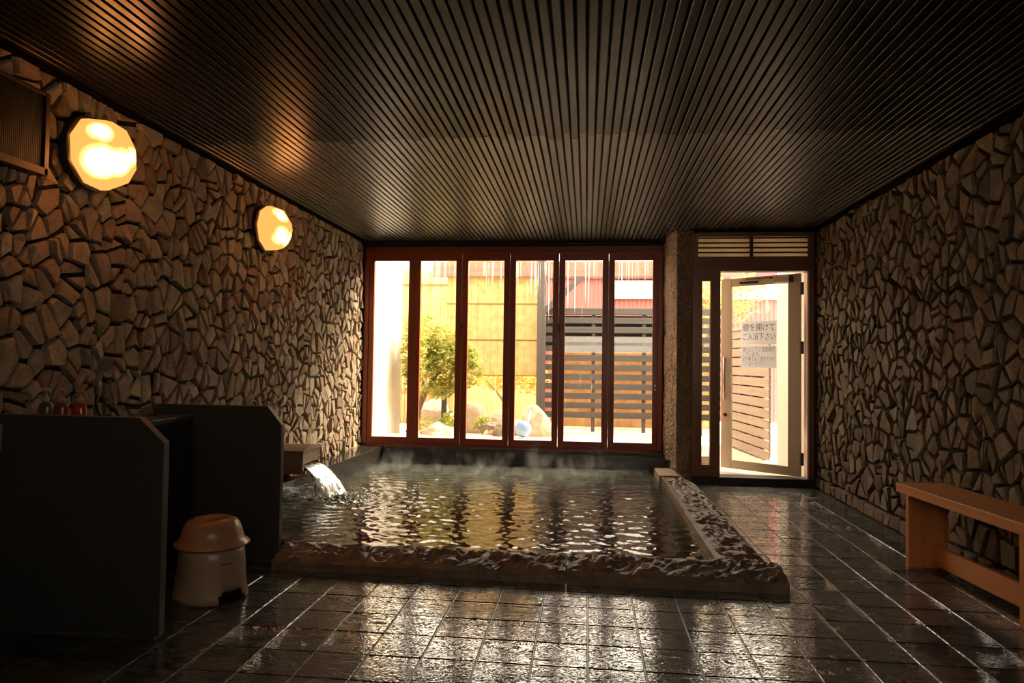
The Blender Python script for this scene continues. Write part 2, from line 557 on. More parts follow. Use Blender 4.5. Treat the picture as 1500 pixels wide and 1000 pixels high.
def area(p):
    return 0.5 * sum(p[i][0] * p[(i + 1) % len(p)][1] - p[(i + 1) % len(p)][0] * p[i][1] for i in range(len(p)))

def cells(a0, a1, b0, b1, spacing, seed, split=0.5):
    r = np.random.default_rng(seed)
    # scattered by dart throwing, closer together along the wall than up it, so the stones stand upright
    pts = []
    want = int((a1 - a0) * (b1 - b0) / spacing ** 2)
    k_up = 0.80
    md2 = (0.60 * spacing) ** 2
    for _ in range(want * 30):
        if len(pts) >= want:
            break
        p = (r.uniform(a0, a1), r.uniform(b0, b1))
        if pts:
            q = np.asarray(pts)
            if ((q[:, 0] - p[0]) ** 2 / k_up + (q[:, 1] - p[1]) ** 2 * k_up).min() < md2:
                continue
        pts.append(p)
    P = np.array(pts)
    out = []
    for i, p in enumerate(P):
        d2 = (P[:, 0] - p[0]) ** 2 / k_up + (P[:, 1] - p[1]) ** 2 * k_up
        order = np.argsort(d2)[1:28]
        poly = [(a0, b0), (a1, b0), (a1, b1), (a0, b1)]
        for k in order:
            q = P[k]
            n = ((q[0] - p[0]) / k_up, (q[1] - p[1]) * k_up)
            mid = ((p[0] + q[0]) / 2, (p[1] + q[1]) / 2)
            poly = clip(poly, n, n[0] * mid[0] + n[1] * mid[1])
            if len(poly) < 3:
                break
        if len(poly) < 3:
            continue
        todo = [poly]
        if r.random() < split or abs(area(poly)) > 1.5 * spacing * spacing:
            c = np.mean(poly, axis=0) + r.normal(0, 0.12 * spacing, 2)
            an = r.uniform(0, math.pi) if r.random() < 0.6 else r.normal(0, 0.6)
            n = (math.cos(an), math.sin(an))
            d = n[0] * c[0] + n[1] * c[1]
            todo = [clip(poly, n, d), clip(poly, (-n[0], -n[1]), -d)]
        out += [t for t in todo if len(t) >= 3 and abs(area(t)) > 0.0011]
    return out

def inset(poly, g):
    """shrink a convex polygon by g on every side"""
    if area(poly) < 0:
        poly = poly[::-1]
    res = [tuple(p) for p in poly]
    for i in range(len(poly)):
        a, b = poly[i], poly[(i + 1) % len(poly)]
        ex, ey = b[0] - a[0], b[1] - a[1]
        L = math.hypot(ex, ey)
        if L < 1e-6:
            continue
        n = (ey / L, -ex / L)
        res = clip(res, n, n[0] * a[0] + n[1] * a[1] - g)
        if len(res) < 3:
            return None
    return res

def tidy(poly, e=0.012):
    out = []
    for p in poly:
        if not out or math.hypot(p[0] - out[-1][0], p[1] - out[-1][1]) > e:
            out.append(p)
    if len(out) > 2 and math.hypot(out[0][0] - out[-1][0], out[0][1] - out[-1][1]) < e:
        out.pop()
    return out

def stone_geo(poly, r, hmin, hmax):
    """verts as (a, b, h) and faces of one wall stone: foot, proud shoulder, uneven crown"""
    if area(poly) < 0:
        poly = poly[::-1]
    n = len(poly)
    c = np.mean(poly, axis=0)
    h = r.uniform(hmin, hmax)
    tilt = r.normal(0, 0.085, 2)
    ch = r.uniform(0.06, 0.17)
    vs = [(p[0], p[1], 0.0) for p in poly]
    for p in poly:
        q = c + (np.array(p) - c) * r.uniform(0.95, 1.0)
        vs.append((q[0], q[1], max(0.006, h * 0.72 + tilt @ (q - c) + r.normal(0, 0.0025))))
    for p in poly:
        q = c + (np.array(p) - c) * (1 - ch + r.uniform(-0.04, 0.04))
        vs.append((q[0], q[1], max(0.010, h + tilt @ (q - c) + r.normal(0, 0.0035))))
    q = c + r.normal(0, 0.01, 2)
    vs.append((q[0], q[1], h + r.normal(0.002, 0.003)))
    fs = []
    for i in range(n):
        j = (i + 1) % n
        fs += [(i, j, n + j, n + i), (n + i, n + j, 2 * n + j, 2 * n + i), (2 * n + i, 2 * n + j, 3 * n)]
    return vs, fs

def stone_wall(wall, polys, place, m, seed, hmin=0.018, hmax=0.042, gap=0.0088, limit=296):
    r = np.random.default_rng(seed)
    items = []
    for p in polys:
        q = inset(p, gap + abs(r.normal(0, 0.002)))
        if not q:
            continue
        q = tidy(q)
        if len(q) < 3 or abs(area(q)) < 0.0006:
            continue
        c = np.mean(q, axis=0)
        P = np.array(place(c[0], c[1], 0.0))
        d = P - CAM
        dep = d @ _f
        if dep > 0.2:
            u, v = 750 + 1000 * (d @ _r) / dep, 500 - 1000 * (d @ _u) / dep
            seen = -20 < u < 1520 and -20 < v < 1020
        else:
            seen = False
        score = abs(area(q)) * abs(d[0]) / (np.linalg.norm(d) ** 3) if seen else 0.0
        vs, fs = stone_geo(q, r, hmin, hmax)
        items.append((score, [place(*v) for v in vs], fs, r.random()))
    items.sort(key=lambda t: -t[0])
    rest = MB()
    tones = []
    def attr(me, vals):
        a = me.attributes.new('tone', 'FLOAT', 'POINT')
        a.data.foreach_set('value', vals)
    for k, (s, vs, fs, tone) in enumerate(items):
        if k < limit and s > 0:
            mb = MB().add(vs, fs)
            o = link_mesh('stone', mb, m, wall)
            attr(o.data, [tone] * len(o.data.vertices))
        else:
            rest.add(vs, fs)
            tones += [tone] * len(vs)
    if rest.v:
        o = link_mesh('small_stones', rest, m, wall, kind='stuff')
        attr(o.data, tones)
    return len(items)

# ------------------------------------------------------------------ room constants
XL, XR = -2.70, 2.40
YD, YW = 7.40, 7.96
H = 2.67
YB = -0.9

# ------------------------------------------------------------------ setting: floor
TW, TX0, TY0 = 0.2321, -0.2131, 3.7836
floor = struct('floor', MB().box(XL - 0.1, XR + 0.1, YB, 3.93, -0.25, -0.006).box(0.78, XR + 0.1, 3.93, 7.6, -0.25, -0.006).box(XL - 0.1, -1.84, 3.93, 4.07, -0.25, -0.006), M['grout'])
tile_me = None
hw = TW / 2 - 0.0032
tb = MB()
tb.add([(-hw, -hw, -0.02), (hw, -hw, -0.02), (hw, hw, -0.02), (-hw, hw, -0.02),
        (-hw, -hw, -0.003), (hw, -hw, -0.003), (hw, hw, -0.003), (-hw, hw, -0.003),
        (-hw + .003, -hw + .003, 0), (hw - .003, -hw + .003, 0), (hw - .003, hw - .003, 0), (-hw + .003, hw - .003, 0)],
       [(0, 1, 5, 4), (1, 2, 6, 5), (2, 3, 7, 6), (3, 0, 4, 7), (4, 5, 9, 8), (5, 6, 10, 9), (6, 7, 11, 10), (7, 4, 8, 11), (8, 9, 10, 11)])
count = 0
far_tiles = MB()
for i in range(-12, 13):
    for j in range(-18, 17):
        cx, cy_ = TX0 + (i + 0.5) * TW, TY0 + (j + 0.5) * TW
        if cx < XL + 0.02 or cx > XR + 0.03:
            continue
        if cy_ > 3.95 and cx < 1.0:
            continue
        if cy_ > 7.45:
            continue
        # tiles the photograph shows
        d = np.array([cx, cy_, 0]) - CAM
        dep = d @ _f
        u = 750 + 1000 * (d @ _r) / dep if dep > 0.1 else -1e9
        v = 500 - 1000 * (d @ _u) / dep if dep > 0.1 else 1e9
        if dep > 0.3 and -60 < u < 1560 and v < 1050:
            if tile_me is None:
                o = link_mesh('tile', tb, M['tile'], floor)
                tile_me = o.data
            else:
                o = bpy.data.objects.new('tile', tile_me)
                COL.objects.link(o)
                o.parent = floor
            o.location = (cx, cy_, random.uniform(-0.0012, 0.0008))
            o.rotation_euler = (random.gauss(0, 0.004), random.gauss(0, 0.004), random.choice((0, 1, 2, 3)) * math.pi / 2 if False else 0)
            count += 1
        else:
            far_tiles.add([(p[0] + cx, p[1] + cy_, p[2]) for p in tb.v], tb.f)
link_mesh('unseen_tiles', far_tiles, M['tile'], floor, kind='stuff')
print('tiles', count)

# ------------------------------------------------------------------ setting: walls
wall_left = struct('wall_left', MB().box(XL - 0.25, XL, YB, 8.0, -0.25, 2.9), M['mortar'])
polys = cells(1.6, 7.93, 0.0, 2.66, 0.127, 11, 0.50)
print('left stones', stone_wall(wall_left, polys, lambda a, b, h: (XL + h, a, b), M['stone'], 5, 0.022, 0.042))
wall_right = struct('wall_right', MB().box(XR, XR + 0.25, YB, 7.5, -0.25, 2.9), M['mortar'])
base = []
y = 2.6
while y < 7.36:
    L = random.uniform(0.10, 0.19)
    base.append([(y, 0.0), (y, 0.105 + random.uniform(-0.012, 0.012)), (min(7.38, y + L), 0.105 + random.uniform(-0.012, 0.012)), (min(7.38, y + L), 0.0)])
    y += L
polys = [p for p in cells(2.6, 7.38, 0.115, 2.66, 0.136, 23, 0.48)]
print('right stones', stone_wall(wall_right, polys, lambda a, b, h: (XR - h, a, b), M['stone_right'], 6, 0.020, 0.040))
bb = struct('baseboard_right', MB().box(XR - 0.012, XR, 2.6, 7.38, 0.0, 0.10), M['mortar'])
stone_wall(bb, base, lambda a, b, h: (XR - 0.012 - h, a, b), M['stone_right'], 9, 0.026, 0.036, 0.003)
BW0, BW1, BZ0, BZ1 = -0.8, 1.9, 1.45, 1.95      # window added in the unseen back wall to give fill light
struct('wall_back', MB().box(XL - 0.25, XR + 0.25, YB - 0.2, YB, -0.25, BZ0).box(XL - 0.25, XR + 0.25, YB - 0.2, YB, BZ1, 2.9)
       .box(XL - 0.25, BW0, YB - 0.2, YB, BZ0, BZ1).box(BW1, XR + 0.25, YB - 0.2, YB, BZ0, BZ1), plain('back_plaster', (0.50, 0.43, 0.34), 0.8))
fill_win = struct('fill_window', MB().box(BW0, BW0 + 0.05, YB - 0.12, YB - 0.06, BZ0, BZ1).box(BW1 - 0.05, BW1, YB - 0.12, YB - 0.06, BZ0, BZ1).box(BW0, BW1, YB - 0.12, YB - 0.06, BZ0, BZ0 + 0.05)
       .box(BW0, BW1, YB - 0.12, YB - 0.06, BZ1 - 0.05, BZ1).box(0.52, 0.58, YB - 0.12, YB - 0.06, BZ0, BZ1), M['bronze_dark'])
link_mesh('pane', MB().box(BW0 + 0.04, BW1 - 0.04, YB - 0.092, YB - 0.088, BZ0 + 0.04, BZ1 - 0.04), M['clear'], fill_win)
struct('ground_back', MB().box(-8, 8, -14, YB - 0.2, -0.4, -0.2), M['gravel'])  # unseen ground added outside the fill window, keeps low sky off the ceiling

# ------------------------------------------------------------------ setting: ceiling with slats
ceiling = struct('ceiling', MB().box(XL - 0.25, XR + 0.25, YB - 0.2, 8.12, H + 0.032, H + 0.25), M['ceiling'])
pitch, sw = 0.0506, 0.0395
n_sl = int((XR - XL - 0.1) / pitch)
sl_me = {}
for i in range(n_sl):
    cx = XL + 0.085 + i * pitch
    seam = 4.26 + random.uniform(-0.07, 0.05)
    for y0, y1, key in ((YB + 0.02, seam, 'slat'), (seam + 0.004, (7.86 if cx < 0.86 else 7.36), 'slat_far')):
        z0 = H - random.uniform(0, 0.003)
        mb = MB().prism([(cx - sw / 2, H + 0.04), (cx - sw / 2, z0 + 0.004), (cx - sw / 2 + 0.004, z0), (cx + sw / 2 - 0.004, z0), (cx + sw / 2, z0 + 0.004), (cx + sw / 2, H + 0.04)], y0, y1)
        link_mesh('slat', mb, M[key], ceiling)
struct('trim_1', MB().box(XL, 0.88, 7.86, 7.97, H - 0.045, H + 0.04), M['ceiling'])
struct('trim_2', MB().box(XL, XL + 0.05, YB, 7.86, H - 0.012, H + 0.04), M['slat'])
struct('trim_3', MB().box(XR - 0.05, XR, YB, YD, H - 0.012, H + 0.04), M['slat'])

# ------------------------------------------------------------------ setting: pillar between window and door
def pillar():
    mb = MB()
    # outline of the section from back-left round to front-right
    sec = [(0.872, 7.99), (0.952, 7.40), (1.115, 7.40), (1.115, 7.99)]
    pts = []
    for k in range(3):
        a, b = sec[k], sec[k + 1]
        n = max(2, int(math.hypot(b[0] - a[0], b[1] - a[1]) / 0.016))
        for i in range(n):
            t = i / n
            nx, ny = (b[1] - a[1]), -(b[0] - a[0])
            L = math.hypot(nx, ny)
            pts.append((a[0] + t * (b[0] - a[0]), a[1] + t * (b[1] - a[1]), nx / L, ny / L))
    pts.append((*sec[3], 1, 0))
    nz = 165
    vs, fs = [], []
    for j in range(nz + 1):
        z = 0.03 + (H + 0.05 - 0.03) * j / nz
        for (x, y, nx, ny) in pts:
            d = 0.016 * fbm(x * 30, y * 30, z * 30, 3) + 0.010 * fbm(x * 5, y * 5, z * 5, 2)
            if z < 0.34:
                d += 0.045 * ((0.34 - z) / 0.31) ** 2
            vs.append((x + nx * d, y + ny * d, z))
    n = len(pts)
    for j in range(nz):
        for i in range(n - 1):
            fs.append((j * n + i, j * n + i + 1, (j + 1) * n + i + 1, (j + 1) * n + i))
    mb.add(vs, fs)
    o = struct('pillar', mb, M['pebble'])
    # flip outward if needed is done by recalc
    return o
pillar()

# ------------------------------------------------------------------ setting: pool
def rim_profile_mesh(along, y_sections, prof, seed, amp, nseg, ends=True):
    pass

def rim_block(a0, a1, axis, prof, seed, rough):
    """one rough-hewn block: profile points (across, z, roughness) swept from a0 to a1"""
    n = max(6, int((a1 - a0) / 0.018))
    pr = []
    for k in range(len(prof) - 1):
        (p0, z0, r0), (p1, z1, r1) = prof[k], prof[k + 1]
        m_ = max(1, int(math.hypot(p1 - p0, z1 - z0) / 0.018))
        for i in range(m_):
            t = i / m_
            pr.append((p0 + t * (p1 - p0), z0 + t * (z1 - z0), r0 + t * (r1 - r0)))
    pr.append(prof[-1])
    vs, fs = [], []
    for i in range(n + 1):
        a = a0 + (a1 - a0) * i / n
        e = min(1.0, min(a - a0, a1 - a) / 0.03 + 0.35)
        for (p, z, r_) in pr:
            q = (a * 7 + seed, p * 9, z * 9)
            d1 = fbm(q[0], q[1], q[2], 5)
            d2 = abs(fbm(q[0] * 1.6 + 9, q[1] * 1.9, q[2] * 1.6 + 4, 4))
            dz = r_ * rough * (0.7 * d1 - 1.1 * d2 + 0.25) * e - r_ * 0.012 * (1 - e)
            dp = r_ * rough * 0.5 * fbm(q[0] + 31, q[1], q[2] + 7, 3)
            P = (a, p + dp, z + dz) if axis == 'x' else (p + dp, a, z + dz)
            vs.append(P)
    m_ = len(pr)
    for i in range(n):
        for k in range(m_ - 1):
            fs.append((i * m_ + k, (i + 1) * m_ + k, (i + 1) * m_ + k + 1, i * m_ + k + 1))
    fs.append(tuple(range(m_)))
    fs.append(tuple(range(n * m_ + m_ - 1, n * m_ - 1, -1)))
    return MB().add(vs, fs)

pool = struct('pool_basin', MB().box(-2.52, 0.82, 4.06, 7.95, -0.75, -0.6)
              .box(-2.0, 0.98, 3.98, 4.12, -0.7, 0.0).box(0.775, 0.98, 4.0, 7.95, -0.7, 0.0)
              .box(-2.6, -1.84, 4.062, 4.16, -0.7, 0.14), M['basin'])
link_mesh('sunken_step', MB().box(-0.25, 0.77, 4.15, 4.75, -0.6, -0.30).box(0.35, 0.77, 4.75, 7.0, -0.6, -0.30), M['basin'], pool, bevel=0.01)
link_mesh('left_ledge', MB().add([(XL, 4.06, -0.6), (-2.495, 4.06, -0.6), (-2.395, 7.90, -0.6), (XL, 7.90, -0.6), (XL, 4.06, 0.23), (-2.495, 4.06, 0.23), (-2.395, 7.90, 0.23), (XL, 7.90, 0.23)],
          [(0, 3, 2, 1), (4, 5, 6, 7), (0, 1, 5, 4), (1, 2, 6, 5), (2, 3, 7, 6), (3, 0, 4, 7)]), M['granite_wet'], pool, bevel=0.004, label='low polished black granite ledge along the left wall')
link_mesh('end_wall', MB().box(XL, 0.90, 7.90, 8.12, -0.6, 0.205), M['granite_wet'], pool, bevel=0.004)
link_mesh('corner_block', MB().box(0.70, 0.93, 7.60, 7.905, -0.6, 0.20), M['granite_wet'], pool, bevel=0.006)
fp = [(3.910, -0.02, 0.0), (3.908, 0.050, 0.05), (3.925, 0.066, 0.7), (3.99, 0.092, 1.0), (4.09, 0.112, 1.0), (4.145, 0.108, 0.5), (4.155, -0.08, 0.0)]
rim = thing('pool_rim', (0, 3.9, 0), 'rough hewn brown stone kerb of long blocks edging the hot bath', 'kerb')
for a0, a1, s in ((-1.845, -1.283, 1.0), (-1.277, -0.105, 5.2), (-0.098, 1.118, 9.7)):
    link_mesh('kerb_block', rim_block(a0, a1, 'x', fp, s, 0.034), M['rim'], rim, smooth=False)
rp = [(1.122, -0.02, 0.0), (1.112, 0.030, 0.3), (1.06, 0.070, 1.0), (0.95, 0.100, 1.0), (0.83, 0.108, 0.8), (0.80, 0.110, 0.0), (0.765, 0.110, 0.0), (0.762, -0.08, 0.0)]
for a0, a1, s in ((4.10, 5.52, 3.1), (5.53, 7.06, 7.3)):
    link_mesh('kerb_block', rim_block(a0, a1, 'y', rp, s, 0.036), M['rim'], rim)
lp = [(1.0, -0.02, 0.0), (0.99, 0.10, 0.2), (0.93, 0.125, 0.3), (0.80, 0.125, 0.2), (0.745, 0.12, 0.0), (0.742, -0.08, 0.0)]
link_mesh('kerb_block', rim_block(7.07, 7.62, 'y', lp, 2.2, 0.03), M['rim_pale'], rim, label='paler worn kerb block at the pillar foot')

# water surface with ripples
WZ = 0.05
def pool_water():
    xs = np.arange(-2.49, 0.785, 0.0125)
    ys = np.arange(4.10, 7.915, 0.010)
    X, Y = np.meshgrid(xs, ys)
    Z = np.zeros_like(X)
    r = np.random.default_rng(3)
    for k in range(110):
        lam = math.exp(r.uniform(math.log(0.045), math.log(0.20)))
        an = r.normal(math.pi / 2, 0.60)
        ph = r.uniform(0, 6.28)
        A = 0.00145 * lam ** 0.92
        Z += A * np.sin(2 * math.pi / lam * (X * math.cos(an) + Y * math.sin(an)) + ph + 0.6 * np.sin(X * 2.1 + ph) + 0.6 * np.sin(Y * 1.7 - ph))
    D = np.hypot(X + 2.12, Y - 5.80)
    Z *= 0.8 + 1.1 * np.exp(-(D / 0.9) ** 2)
    Z += 0.006 * np.exp(-D / 0.5) * np.sin(2 * math.pi * D / 0.11)
    Z += 0.012 * np.exp(-(D / 0.22) ** 2) * r.normal(0, 1, X.shape)
    ny, nx = X.shape
    vs = np.stack([X.ravel(), Y.ravel(), WZ + Z.ravel()], -1)
    idx = np.arange(nx * ny).reshape(ny, nx)
    fs = np.stack([idx[:-1, :-1].ravel(), idx[:-1, 1:].ravel(), idx[1:, 1:].ravel(), idx[1:, :-1].ravel()], -1)
    me = bpy.data.meshes.new('pool_water')
    me.from_pydata(vs.tolist(), [], fs.tolist())
    me.shade_smooth()
    me.materials.append(M['water'])
    o = bpy.data.objects.new('pool_water', me)
    COL.objects.link(o)
    o['kind'] = 'structure'
    return o
pool_water()

# ------------------------------------------------------------------ setting: window wall (folding doors in red wood)
W0, W1 = -2.655, 0.865
window = struct('window_1', MB().box(W0, W1, 7.93, 8.06, 2.535, 2.605).box(W0, W1, 7.93, 8.06, 0.225, 0.262), M['redwood_x'])
link_mesh('head_lip', MB().box(W0, W1, 7.905, 7.935, 2.525, 2.545), M['redwood_x'], window, bevel=0.003)
link_mesh('sill', MB().box(W0, W1, 7.885, 8.08, 0.205, 0.240), M['bronze_dark'], window, bevel=0.003, label='grey brown metal sill track')
for a, b in ((W0, W0 + 0.055), (W1 - 0.06, W1)):
    link_mesh('jamb', MB().box(a, b, 7.93, 8.06, 0.24, 2.56), M['redwood'], window, bevel=0.004)
panes = [(-2.541, -2.116), (-1.974, -1.544), (-1.400, -0.972), (-0.830, -0.396), (-0.253, 0.178), (0.319, 0.751)]
edges = [(-2.600, -2.046), (-2.045, -1.474), (-1.4705, -0.902), (-0.899, -0.327), (-0.3240, 0.2495), (0.2515, 0.805)]
for k, ((g0, g1), (e0, e1)) in enumerate(zip(panes, edges)):
    fr = link_mesh('sash', MB().box(e0, g0, 7.945, 7.99, 0.262, 2.535).box(g1, e1, 7.945, 7.99, 0.262, 2.535), M['redwood'], window, bevel=0.003)
    link_mesh('rail', MB().box(g0, g1, 7.945, 7.99, 2.440, 2.535).box(g0, g1, 7.945, 7.99, 0.262, 0.342), M['redwood_x'], fr, bevel=0.003)
    link_mesh('pane', MB().box(g0 - 0.004, g1 + 0.004, 7.965, 7.969, 0.338, 2.444), M['glass'], fr)
    if k == 5:
        kb = MB()
        kb.tube([(0.781, 7.945, 1.0), (0.781, 7.93, 1.0)], 0.012).tube([(0.783, 7.945, 0.955), (0.783, 7.93, 0.955)], 0.013)
        link_mesh('latch', kb, M['steel'], fr, smooth=False)
    if k in (1, 3):
        link_mesh('hinge', MB().tube([(e1 + 0.006, 7.94, 1.62), (e1 + 0.006, 7.94, 1.70)], 0.007, 8), M['black'], fr)
struct('wall_far', MB().box(XL - 0.25, 1.2, 7.97, 8.14, 2.600, 2.95).box(XL - 0.25, W0, 7.93, 8.14, -0.25, 2.95).box(W1, 0.93, 7.985, 8.1, 0.0, 2.95)
       .box(1.0, XR + 0.25, 7.42, 7.55, 2.63, 2.95), M['ceiling'])

# ------------------------------------------------------------------ setting: door wall
door = struct('door_1', MB().box(1.112, 1.165, 7.36, 7.50, 0.0, 2.64).box(2.285, 2.345, 7.36, 7.50, 0.0, 2.64).box(1.165, 2.285, 7.36, 7.50, 2.600, 2.645)
              .box(1.165, 2.285, 7.37, 7.49, 2.237, 2.392), M['bronze'])
link_mesh('threshold', MB().box(1.112, 2.345, 7.34, 7.56, -0.02, 0.082), M['black'], door, bevel=0.006, label='black door threshold')
link_mesh('jamb_bead', MB().box(2.272, 2.290, 7.352, 7.375, 0.082, 2.237), M['alu'], door, bevel=0.002)
link_mesh('cover_strip', MB().box(2.345, 2.402, 7.37, 7.45, 0.0, 2.65), M['bronze_dark'], door)
link_mesh('transom_mullion', MB().box(1.700, 1.728, 7.362, 7.48, 2.392, 2.600), M['bronze_dark'], door)
for a, b in ((1.165, 1.700), (1.728, 2.287)):
    for k in range(4):
        z = 2.392 + k * 0.0515
        link_mesh('louvre_blade', MB().add([(a, 7.385, z + 0.036), (b, 7.385, z + 0.036), (b, 7.397, z), (a, 7.397, z), (a, 7.388, z + 0.037), (b, 7.388, z + 0.037), (b, 7.400, z + 0.001), (a, 7.400, z + 0.001)],
                  [(0, 1, 2, 3), (7, 6, 5, 4), (0, 4, 5, 1), (1, 5, 6, 2), (2, 6, 7, 3), (3, 7, 4, 0)]), M['blade'], door, label='cream transom louvre blade')
        link_mesh('louvre_gap_strip', MB().box(a, b, 7.382, 7.40, z + 0.035, z + 0.0515), M['bronze_dark'], door)  # dark strip over each blade gap, its darkness put in as colour
# sidelight
sl = link_mesh('sidelight', MB().box(1.165, 1.214, 7.385, 7.45, 0.082, 2.237).box(1.300, 1.402, 7.385, 7.45, 0.082, 2.237)
               .box(1.214, 1.300, 7.385, 7.45, 2.135, 2.237).box(1.214, 1.300, 7.385, 7.45, 0.082, 0.198), M['bronze'], door)
link_mesh('pane', MB().box(1.212, 1.302, 7.412, 7.416, 0.196, 2.138), M['clear'], sl)
# the open leaf, hinged on the right, swung outwards
HX, HY, LA = 2.232, 7.435, math.atan2(0.545, 0.700)
LW = 0.887
dx, dy = -math.cos(LA), math.sin(LA)
nx_, ny_ = -math.sin(LA), -math.cos(LA)          # towards the room
def L3(t, n, z):
    return (HX + t * dx + n * nx_, HY + t * dy + n * ny_, z)
def lbox(mb, t0, t1, n0, n1, z0, z1):
    return mb.hexa([L3(t0, n0, z0), L3(t1, n0, z0), L3(t1, n1, z0), L3(t0, n1, z0), L3(t0, n0, z1), L3(t1, n0, z1), L3(t1, n1, z1), L3(t0, n1, z1)])
mb = MB()
lbox(mb, 0.0, 0.128, -0.02, 0.02, 0.095, 2.222)
lbox(mb, LW - 0.118, LW, -0.02, 0.02, 0.095, 2.222)
leaf = link_mesh('door_leaf', mb, M['alu'], door, bevel=0.003, label='open beige aluminium glazed leaf')
mb = MB()
lbox(mb, 0.128, LW - 0.118, -0.018, 0.018, 2.128, 2.222)
lbox(mb, 0.128, LW - 0.118, -0.018, 0.018, 0.095, 0.190)
link_mesh('rail', mb, M['alu'], leaf, bevel=0.003)
link_mesh('pane', lbox(MB(), 0.124, LW - 0.114, -0.003, 0.003, 0.186, 2.132), M['clear'], leaf)
mb = MB()
for n in (0.045, -0.045):
    mb.tube([L3(LW - 0.052, n, 0.86), L3(LW - 0.052, n, 1.335)], 0.012, 10)
    for z in (0.90, 1.295):
        mb.tube([L3(LW - 0.052, 0.0, z), L3(LW - 0.052, n, z)], 0.008, 8)
link_mesh('pull_handle', mb, M['steel'], leaf, smooth=True)
link_mesh('lock', MB().tube([L3(LW - 0.055, 0.018, 0.69), L3(LW - 0.055, 0.032, 0.69)], 0.020, 16).tube([L3(LW - 0.055, 0.03, 0.69), L3(LW - 0.055, 0.042, 0.69)], 0.009, 10), M['bronze_dark'], leaf)
mb = lbox(MB(), 0.095, 0.265, 0.018, 0.062, 2.135, 2.195)
link_mesh('door_closer', mb, M['alu'], leaf, bevel=0.006)
mb = lbox(MB(), 0.075, 0.100, 0.020, 0.066, 2.130, 2.200)
mb.tube([L3(0.30, 0.05, 2.205), L3(0.30, 0.05, 2.185)], 0.018, 12)
lbox(mb, 0.30, 0.58, 0.045, 0.055, 2.192, 2.202)
link_mesh('closer_arm', mb, M['bronze_dark'], leaf)
link_mesh('arm_shoe', lbox(MB(), 0.46, 0.66, 0.018, 0.045, 2.150, 2.172), M['bronze_dark'], leaf)
for z in (2.06, 1.44, 0.28):
    link_mesh('hinge', MB().tube([L3(-0.020, 0.012, z - 0.065), L3(-0.020, 0.012, z + 0.065)], 0.016, 10), M['black'], leaf)

# notices taped to the glass
def text_mesh(body, size, spacing=1.0):
    cu = bpy.data.curves.new('lettering', 'FONT')
    cu.body = body
    cu.size = size
    cu.space_line = spacing
    cu.resolution_u = 3
    ob = bpy.data.objects.new('tmp_text', cu)
    COL.objects.link(ob)
    bpy.context.view_layer.update()
    me = bpy.data.meshes.new_from_object(ob.evaluated_get(bpy.context.evaluated_depsgraph_get()))
    bpy.data.objects.remove(ob)
    bpy.data.curves.remove(cu)
    return me

def notice(name, t_left, t_right, z0, z1, lines, label):
    # lines: (text, height of a character, z of its baseline, material, width share)
    root = thing(name, L3((t_left + t_right) / 2, 0.004, z0), label, 'notice')
    mb = MB()
    mb.add([L3(t_left, 0.0048, z0), L3(t_right, 0.0048, z0), L3(t_right, 0.0048, z1), L3(t_left, 0.0048, z1)], [(0, 1, 2, 3)])
    link_mesh('sheet', mb, M['paper'], root)
    tx = Vector((-dx, -dy, 0.0))
    nn = Vector((nx_, ny_, 0.0))
    for body, size, zb, m, x_off, wid in lines:
        me = text_mesh(body, size)
        co = np.array([v.co[:] for v in me.vertices])
        if len(co) == 0:
            continue
        w_ = co[:, 0].max() - co[:, 0].min()
        k = wid / w_
        o = bpy.data.objects.new('lettering', me)
        me.materials.append(m)
        COL.objects.link(o)
        org = Vector(L3(t_left - x_off, 0.0062, zb)) - root.location
        for v in me.vertices:
            v.co = org + tx * ((v.co.x - co[:, 0].min()) * k) + Vector((0, 0, 1)) * v.co.y + nn * v.co.z
        o.parent = root
TL, TR_ = 0.655, 0.255       # along the leaf: left and right edge of the sheets
notice('paper_notice', TL, TR_, 1.478, 1.735,
       [('鍵を開けて', 0.092, 1.632, M['ink'], 0.02, 0.36), ('ご入浴下さい', 0.086, 1.532, M['ink'], 0.02, 0.365)],
       'upper white notice with large grey lettering taped to the glass door')
notice('paper_notice', TL, TR_, 1.222, 1.462,
       [('湯の上と下に', 0.056, 1.404, M['ink_pale'], 0.015, 0.205), ('温度差が', 0.056, 1.404, M['ink_red'], 0.235, 0.145),
        ('ございます。', 0.052, 1.352, M['ink_pale'], 0.015, 0.20), ('足や桶でよく混ぜてから', 0.054, 1.300, M['ink_pale'], 0.015, 0.37), ('ご入浴ください。', 0.050, 1.250, M['ink_pale'], 0.015, 0.27)],
       'lower white notice with small faded writing taped to the glass door')

# ------------------------------------------------------------------ washing places on the left
def partition(y0, y1, xr, ztop, xc, zc, label):
    root = thing('shower_partition', (-2.2, y0, 0), label, 'partition', kind='thing')
    slab = MB().prism([(-2.69, 0.012), (xr, 0.012), (xr, zc), (xc, ztop), (-2.69, ztop)], y0, y1)
    link_mesh('slab', slab, M['granite'], root, bevel=0.004)
    link_mesh('plinth', MB().box(-2.69, xr - 0.012, y0 - 0.012, y1 + 0.012, 0.0, 0.02), M['granite'], root, bevel=0.004)
    return root
partition(2.87, 2.915, -1.868, 0.978, -1.990, 0.868, 'nearer black granite washing partition with a clipped top corner')
partition(4.015, 4.060, -1.850, 0.958, -1.945, 0.846, 'farther black granite washing partition ending at the pool kerb')
ctr = thing('wash_counter', (-2.56, 3.46, 0), 'black stone wash counter along the stone wall between the two partitions', 'counter')
link_mesh('body', MB().box(-2.60, -2.44, 2.935, 3.995, 0.0, 0.86), M['granite'], ctr)
link_mesh('top', MB().box(-2.605, -2.41, 2.933, 3.997, 0.86, 0.895), M['granite'], ctr, bevel=0.004)

